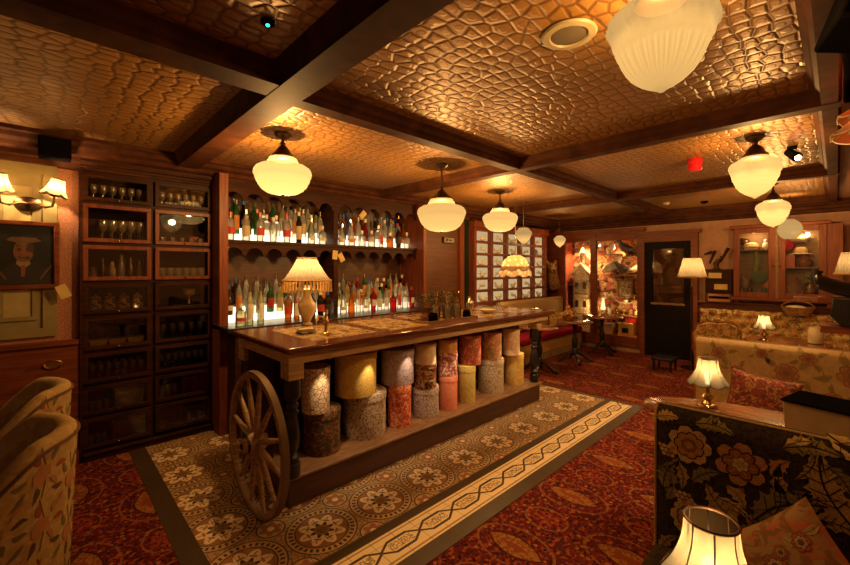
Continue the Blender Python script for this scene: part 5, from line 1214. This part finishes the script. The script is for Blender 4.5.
# floor lamp by the door
def floor_lamp(loc, lab, z0, h, rt, rb, p, matp=BRONZE):
    t = thing('floor_lamp', lab, 'floor lamp', loc)
    mb = MB(); mb.lathe([(.15, 0), (.155, .02), (.05, .045), (.02, .08)], 28); mb.build('base', BRONZE, t)
    mb = MB(); mb.lathe([(.014, .05), (.014, z0 - .2), (.022, z0 - .18), (.012, z0 - .15), (.012, z0 + h * .9)], 14); mb.build('pole', BRONZE, t)
    def pf2(u, v):
        q = int(u * 60 + .5); r = rb + (rt - rb) * v + (.004 if q % 2 else 0); a = u * 2 * PI; return (r * math.cos(a), r * math.sin(a), z0 + h * v)
    mb = MB(); mb.grid(pf2, 60, 4); sh = mb.build('lamp_shade', CLOTH, t, smooth=False)
    mb = MB(); mb.tube([(rb * 1.02 * math.cos(a * PI / 20), rb * 1.02 * math.sin(a * PI / 20), z0 - .012) for a in range(41)], .016, 6, cap=False); mb.build('fringe', GOLDF, sh)
    light((0, 0, z0 + h * .5), p, .03, parent=t)
floor_lamp((7.72, 1.66, 0), 'floor lamp with pleated fringed cream shade beside the dark door', 1.53, .30, .12, .20, 16)
floor_lamp((7.35, -.13, 0), 'cream-shaded lamp at the right edge behind the black saddle', 1.60, .26, .09, .15, 7)
t = thing('low_stool', 'low dark footstool on the carpet below the floor lamp', 'stool', (7.3, 1.95, 0)); mb = MB(); mb.box(-.18, .18, -.16, .16, .17, .22); mb.build('seat', W_BLACK, t, bevel=.01)
for x, y in ((-.14, -.12), (.14, -.12), (-.14, .12), (.14, .12)): mb = MB(); mb.lathe([(.016, 0), (.02, .17)], 10, (x, y, 0)); mb.build('leg', W_BLACK, t)

# ------------------------------------------------------------------ right of the door: dado shelf, chest, glazed cupboards
mb = MB(); mb.box(8.36, 8.40, -1.5, 1.70, 0, 1.08); mb.box(8.28, 8.40, -1.5, 1.70, 1.065, 1.09); struct(mb, 'trim_%d' % (TRIMK + 1), W_RED, smooth=False)
t = thing('suitcase', 'tan leather suitcase below the dark drawer unit', 'suitcase', (8.27, 1.38, 1.0905)); mb = MB(); mb.box(-.09, .09, -.19, .19, 0, .14); mb.build('body', plain('tan_leather', (.30, .11, .035), .5), t, bevel=.015)
mb = MB(); mb.box(-.096, -.09, -.14, .14, .06, .10); mb.build('strap', BLACK, t)
for y in (-.17, .17): mb = MB(); mb.box(-.095, .092, y - .02, y + .02, -.0, .145); mb.build('corner_guard', BRONZE, t, bevel=.004)
t = thing('drawer_chest', 'small dark chest with two pale-labelled drawers above the suitcase', 'chest', (8.27, 1.38, 1.235)); mb = MB(); mb.box(-.08, .1, -.19, .19, 0, .41); mb.build('body', W_DARK, t, bevel=.006)
for z, y, a in ((.04, -.03, .1), (.23, .05, -.1)):
    mb = MB(); mb.box(-.092, -.081, -.17, .17, z, z + .15); d = mb.build('drawer', W_DARK, t, bevel=.003); mb = MB(); mb.box(-.097, -.0925, y - .09, y + .09, z + .03, z + .12, M=None); mb.build('label', PAPER, d, smooth=False)
t = thing('ski_figurine', 'dark wooden figure with raised skis on top of the small chest', 'figurine', (8.27, 1.42, 1.645)); mb = MB()
mb.lathe([(.06, 0), (.06, .015), (.03, .02)], 14); mb.tube([(0, 0, .02), (0, .01, .10), (-.01, -.04, .17)], [.03, .04, .025], 10); mb.ell((-.01, -.06, .20), (.025, .025, .03)); mb.build('figure', BRONZE, t, remesh=.008)
for k, (a, b) in enumerate((((0, .10, .10), (0, .02, .32)), ((0, -.05, .12), (0, -.16, .36)), ((0, .18, .26), (0, .06, .30)))): mb = MB(); mb.tube([a, tuple((Vector(a) + Vector(b)) / 2), b], [.012, .02, .026], 8); mb.build('ski', W_DARK, t)
gc = thing('glazed_cupboards', 'pair of red mahogany glazed wall cupboards full of curios', 'cupboard', (0, 0, 0))
GY0, GY1, GZ0, GZ1, GXF = .10, 1.17, 1.20, 2.30, 8.10
mb = MB(); mb.box(8.36, 8.39, GY0, GY1, GZ0, GZ1); mb.box(GXF + .02, 8.39, GY0, GY0 + .03, GZ0, GZ1); mb.box(GXF + .02, 8.39, GY1 - .03, GY1, GZ0, GZ1); mb.box(GXF + .02, 8.39, GY0, GY1, GZ0, GZ0 + .03); mb.box(GXF + .02, 8.39, GY0, GY1, GZ1 - .03, GZ1); mb.box(GXF + .02, 8.39, .62, .66, GZ0, GZ1); mb.build('carcass', wood('cupboard_lining', (.16, .085, .03), (.24, .13, .05), .6), gc, smooth=False)
mb = MB(); mb.box(GXF - .04, 8.39, GY0 - .05, GY1 + .05, GZ1, GZ1 + .05); mb.build('cornice', W_RED, gc, bevel=.008); mb = MB(); mb.box(GXF - .02, 8.39, GY0 - .03, GY1 + .03, GZ0 - .05, GZ0 - .002); mb.build('sill', W_RED, gc, bevel=.008)
mb = MB(); mb.box(GXF + .01, 8.36, GY0 - .16, GY0 - .001, 1.09, GZ1); mb.build('side_panel', W_REDH, gc)
for i, (y0, y1) in enumerate(((GY0, .62), (.66, GY1))):
    y0 -= 0; mb = MB(); b = .08
    mb.box(GXF, GXF + .025, y0, y0 + b, GZ0, GZ1); mb.box(GXF, GXF + .025, y1 - b, y1, GZ0, GZ1); mb.box(GXF, GXF + .025, y0 + b, y1 - b, GZ0, GZ0 + b); mb.box(GXF, GXF + .025, y0 + b, y1 - b, GZ1 - b, GZ1); d = mb.build('door', W_REDH, gc, bevel=.004)
    mb = MB(); mb.box(GXF + .01, GXF + .014, y0 + b, y1 - b, GZ0 + b, GZ1 - b); mb.build('pane', GLASS, d, smooth=False)
    mb = MB(); mb.ell((GXF - .012, y0 + .02 if i else y1 - .02, 1.7), (.012, .012, .012), 8); mb.build('knob', BRASS, d)
light((8.17, .36, 2.17), 3.5, .02); light((8.17, .91, 2.17), 3.5, .02)
def hang(nm, lab, cat, fn_, m): mb = MB(); fn_(mb); return tag(mb.build(nm, m), lab, cat)
hang('cloth_cap', 'pale flat cap high in the left glazed cupboard', 'cap', lambda mb: (mb.lathe([(.09, 0), (.11, .03), (.09, .08), (.04, .10), (0, .10)], 20, (8.25, .96, 1.98)), mb.box(8.18, 8.34, .88, 1.04, 1.965, 1.98)), CREAM)
t = thing('round_target', 'round green target-like wheel in the left glazed cupboard', 'wheel', (8.2, .86, 1.52)); M = Matrix.Rotation(-PI / 2, 4, 'Y')
mb = MB(); mb.lathe([(.085, 0), (.10, .01), (.10, .02), (.085, .025)], 28, M=M); mb.build('rim', GREEN, t); mb = MB(); mb.lathe([(0, .014), (.085, .014)], 28, M=M, cap=False); mb.build('face', CREAM, t); mb = MB(); mb.lathe([(0, .03), (.05, .027), (.055, .016)], 28, M=M, cap=False); mb.build('hub', GREEN, t)
hang('curio_shelf', 'narrow shelf across the left glazed cupboard', 'shelf', lambda mb: mb.box(8.14, 8.35, .665, 1.135, 1.945, 1.96), W_MID)
hang('curio_shelf', 'narrow shelf across the right glazed cupboard', 'shelf', lambda mb: mb.box(8.14, 8.35, .135, .615, 1.66, 1.675), W_MID)
hang('green_ribbon', 'yellow-green draped cloth strip in the left glazed cupboard', 'cloth', lambda mb: mb.tube([(8.25, .90, 1.94), (8.24, .88, 1.8), (8.27, .9, 1.66), (8.25, .92, 1.55)], [.02, .04, .045, .02], 10), plain('lime_cloth', (.20, .22, .05), .8))
hang('white_figurine', 'pale seated figurine on the shelf of the left glazed cupboard', 'figurine', lambda mb: (mb.ell((8.26, .78, 2.02), (.05, .05, .065)), mb.ell((8.25, .78, 2.10), (.03, .03, .03))), WHITE)
for i, (y, m, c) in enumerate(((1.08, BRASS, 'brass'), (.98, BRONZE, 'bronze'), (.80, GREEN, 'green'), (.72, CARD, 'tan'))): trinket('%s pot, %s from left at the bottom of the left glazed cupboard' % (c, ORD[i]), (8.25, y, 1.231), m, 1, .9)
hang('pith_hat', 'pale wide-brimmed hat in the right glazed cupboard', 'hat', lambda mb: mb.lathe([(.13, 0), (.135, .005), (.08, .02), (.075, .08), (.05, .11), (0, .115)], 28, (8.25, .38, 1.87), sx=.75), CARD)
hang('red_hat_box', 'red box behind the pale hat in the right glazed cupboard', 'box', lambda mb: mb.box(8.18, 8.33, .44, .58, 1.676, 1.86), REDP)
hang('brown_jug', 'round brown jug beside the red box in the right glazed cupboard', 'jug', lambda mb: mb.lathe([(.05, 0), (.085, .06), (.08, .12), (.04, .17), (.045, .194)], 20, (8.25, .34, 1.676)), plain('brown_glaze', (.22, .07, .025), .3))
for i, (y, m, c) in enumerate(((.55, BRONZE, 'bronze'), (.46, W_MID, 'oak'), (.36, REDP, 'red'), (.27, BRASS, 'brass'), (.19, GREEN, 'green'))): trinket('%s vase, %s from left at the bottom of the right glazed cupboard' % (c, ORD[i]), (8.25, y, 1.231), m, 0, 1.3 + .8 * (i % 2))
for nm_, lab_, y_, z_, k_, m_, sc_ in (('wooden_mask', 'long brown wooden mask low in the left glazed cupboard', 1.04, 1.40, 0, W_MID, (.05, .06, .13)), ('striped_scarf', 'rolled orange scarf in the left glazed cupboard', .76, 1.38, 0, plain('rust_scarf', (.40, .14, .04), .9), (.05, .07, .09)), ('felt_bowler', 'dark felt hat high in the left glazed cupboard', 1.05, 2.10, 0, BRONZE, (.07, .07, .05)), ('red_shawl', 'crimson shawl hung high in the right glazed cupboard', .53, 2.05, 0, REDV, (.05, .09, .13)), ('olive_coat', 'olive green folded coat low in the right glazed cupboard', .26, 1.45, 0, plain('olive_cloth', (.16, .15, .05), .9), (.08, .10, .14)), ('brown_satchel', 'rust brown satchel low in the right glazed cupboard', .47, 1.42, 0, plain('rust_leather', (.30, .09, .03), .5), (.07, .09, .11)), ('tan_bonnet', 'round tan hat crown at the top of the right glazed cupboard', .40, 2.12, 0, CARD, (.09, .12, .07))):
    hang(nm_, lab_, nm_.split('_')[1], lambda mb: (mb.ell((8.28, y_, z_), sc_, 18), mb.ell((8.27, y_ + .02, z_ + sc_[2] * .6), (sc_[0] * .6, sc_[1] * .7, sc_[2] * .6), 14)), m_)
# things on the dado shelf
hang('orange_ball', 'round orange-brown gourd on the shelf above the tufted bench', 'gourd', lambda mb: mb.lathe([(.02, 0), (.06, .01), (.08, .06), (.07, .11), (.02, .13), (.01, .15)], 20, (8.3, 1.17, 1.0905), sx=.8), plain('orange_gourd', (.38, .12, .04), .5))
t = thing('wicker_basket', 'open wicker basket of pale cloth under the right glazed cupboard', 'basket', (8.0, .40, .966)); WK = spots('wicker', [(.32, .17, .07), (.16, .07, .03)], 40, (.45, .55))
mb = MB(); mb.lathe([(.10, 0), (.14, .08), (.15, .12), (.14, .12), (.10, .02)], 28, sx=.6, sy=1.25, cap=True); mb.tube([(0, .18 * math.cos(a * PI / 12), .11 + .10 * math.sin(a * PI / 12)) for a in range(13)], .01, 8); mb.build('basket_body', WK, t); mb = MB(); mb.ell((0, .02, .10), (.07, .13, .05)); mb.build('cloth', CREAM, t, remesh=.01)
# black saddle on a stand at the right edge
t = thing('black_saddle', 'glossy black leather saddle draped on a brown stand at the right edge', 'saddle', (5.9, -.13, 0))
LE = plain('black_leather', (.012, .011, .010), .3)
def sad(u, v):
    a = (v - .5) * 2.7; x = (u - .5) * .56; w = .17 + .03 * math.cos(u * 2 * PI)
    return (w * math.sin(a) * 1.0, -x, 1.36 + .15 * math.cos(a) + .07 * abs(u - .5) ** 1.5 * 4 - .05 * abs(v - .5))
mb = MB(); mb.grid(sad, 20, 24); mb.tube([(0, .26, 1.50), (0, .29, 1.58), (0, .27, 1.64)], [.06, .04, .05], 12); s_ = mb.build('seat', LE, t)
s_.modifiers.new('s', 'SOLIDIFY').thickness = .03
for q in (-1, 1): 
    mb = MB(); mb.prism([(-.16, 1.36), (.16, 1.36), (.18, 1.18), (.10, 1.08), (-.06, 1.08), (-.14, 1.18)], q * .19 - .012, q * .19 + .012, 'yz'); mb.build('flap', LE, t, bevel=.008)
mb = MB(); mb.box(-.14, .14, -.27, .27, 1.30, 1.36); mb.box(-.03, .03, -.04, .04, .05, 1.30); mb.box(-.2, .2, -.22, .22, 0, .05); mb.box(-.16, .16, -.25, .25, 1.0, 1.07); mb.build('stand', W_RED, t, bevel=.006)
mb = MB(); mb.box(-.02, .02, .27, .46, 1.30, 1.35); mb.build('stand_arm', W_MID, t, bevel=.005)
t = thing('cream_jar', 'pale ribbed glass jar on the table at the right edge', 'jar', (6.9, .18, .7205)); mb = MB(); mb.lathe([(.06, 0), (.075, .01), (.075, .17), (.065, .19), (.065, .21), (.06, .21), (.06, .02), (0, .01)], 24, cap=False); mb.build('jar_body', CREAM, t)

# ------------------------------------------------------------------ camera, world, view
cd = bpy.data.cameras.new('camera'); cam = bpy.data.objects.new('camera', cd); COL.objects.link(cam); S.camera = cam
cd.sensor_width = 36; cd.lens = 395 / 850 * 36; cd.shift_y = -13.5 / 850; cd.clip_start = .02
A_ = math.radians(46.2)
cam.location = (0, 0, 1.65); cam.rotation_euler = (PI / 2, 0, A_ - PI / 2)
w = bpy.data.worlds.new('room_glow'); S.world = w; w.use_nodes = True
w.node_tree.nodes['Background'].inputs[0].default_value = (1, .50, .20, 1); w.node_tree.nodes['Background'].inputs[1].default_value = .12
# light under the bar top and over the shelves
S.view_settings.view_transform = 'Standard'; S.view_settings.look = 'None'; S.view_settings.gamma = 1; S.view_settings.exposure = .42
S.cycles.use_denoising = True
S.cycles.max_bounces = 8; S.cycles.transparent_max_bounces = 24; S.cycles.sample_clamp_indirect = 4; S.cycles.caustics_reflective = False; S.cycles.caustics_refractive = False
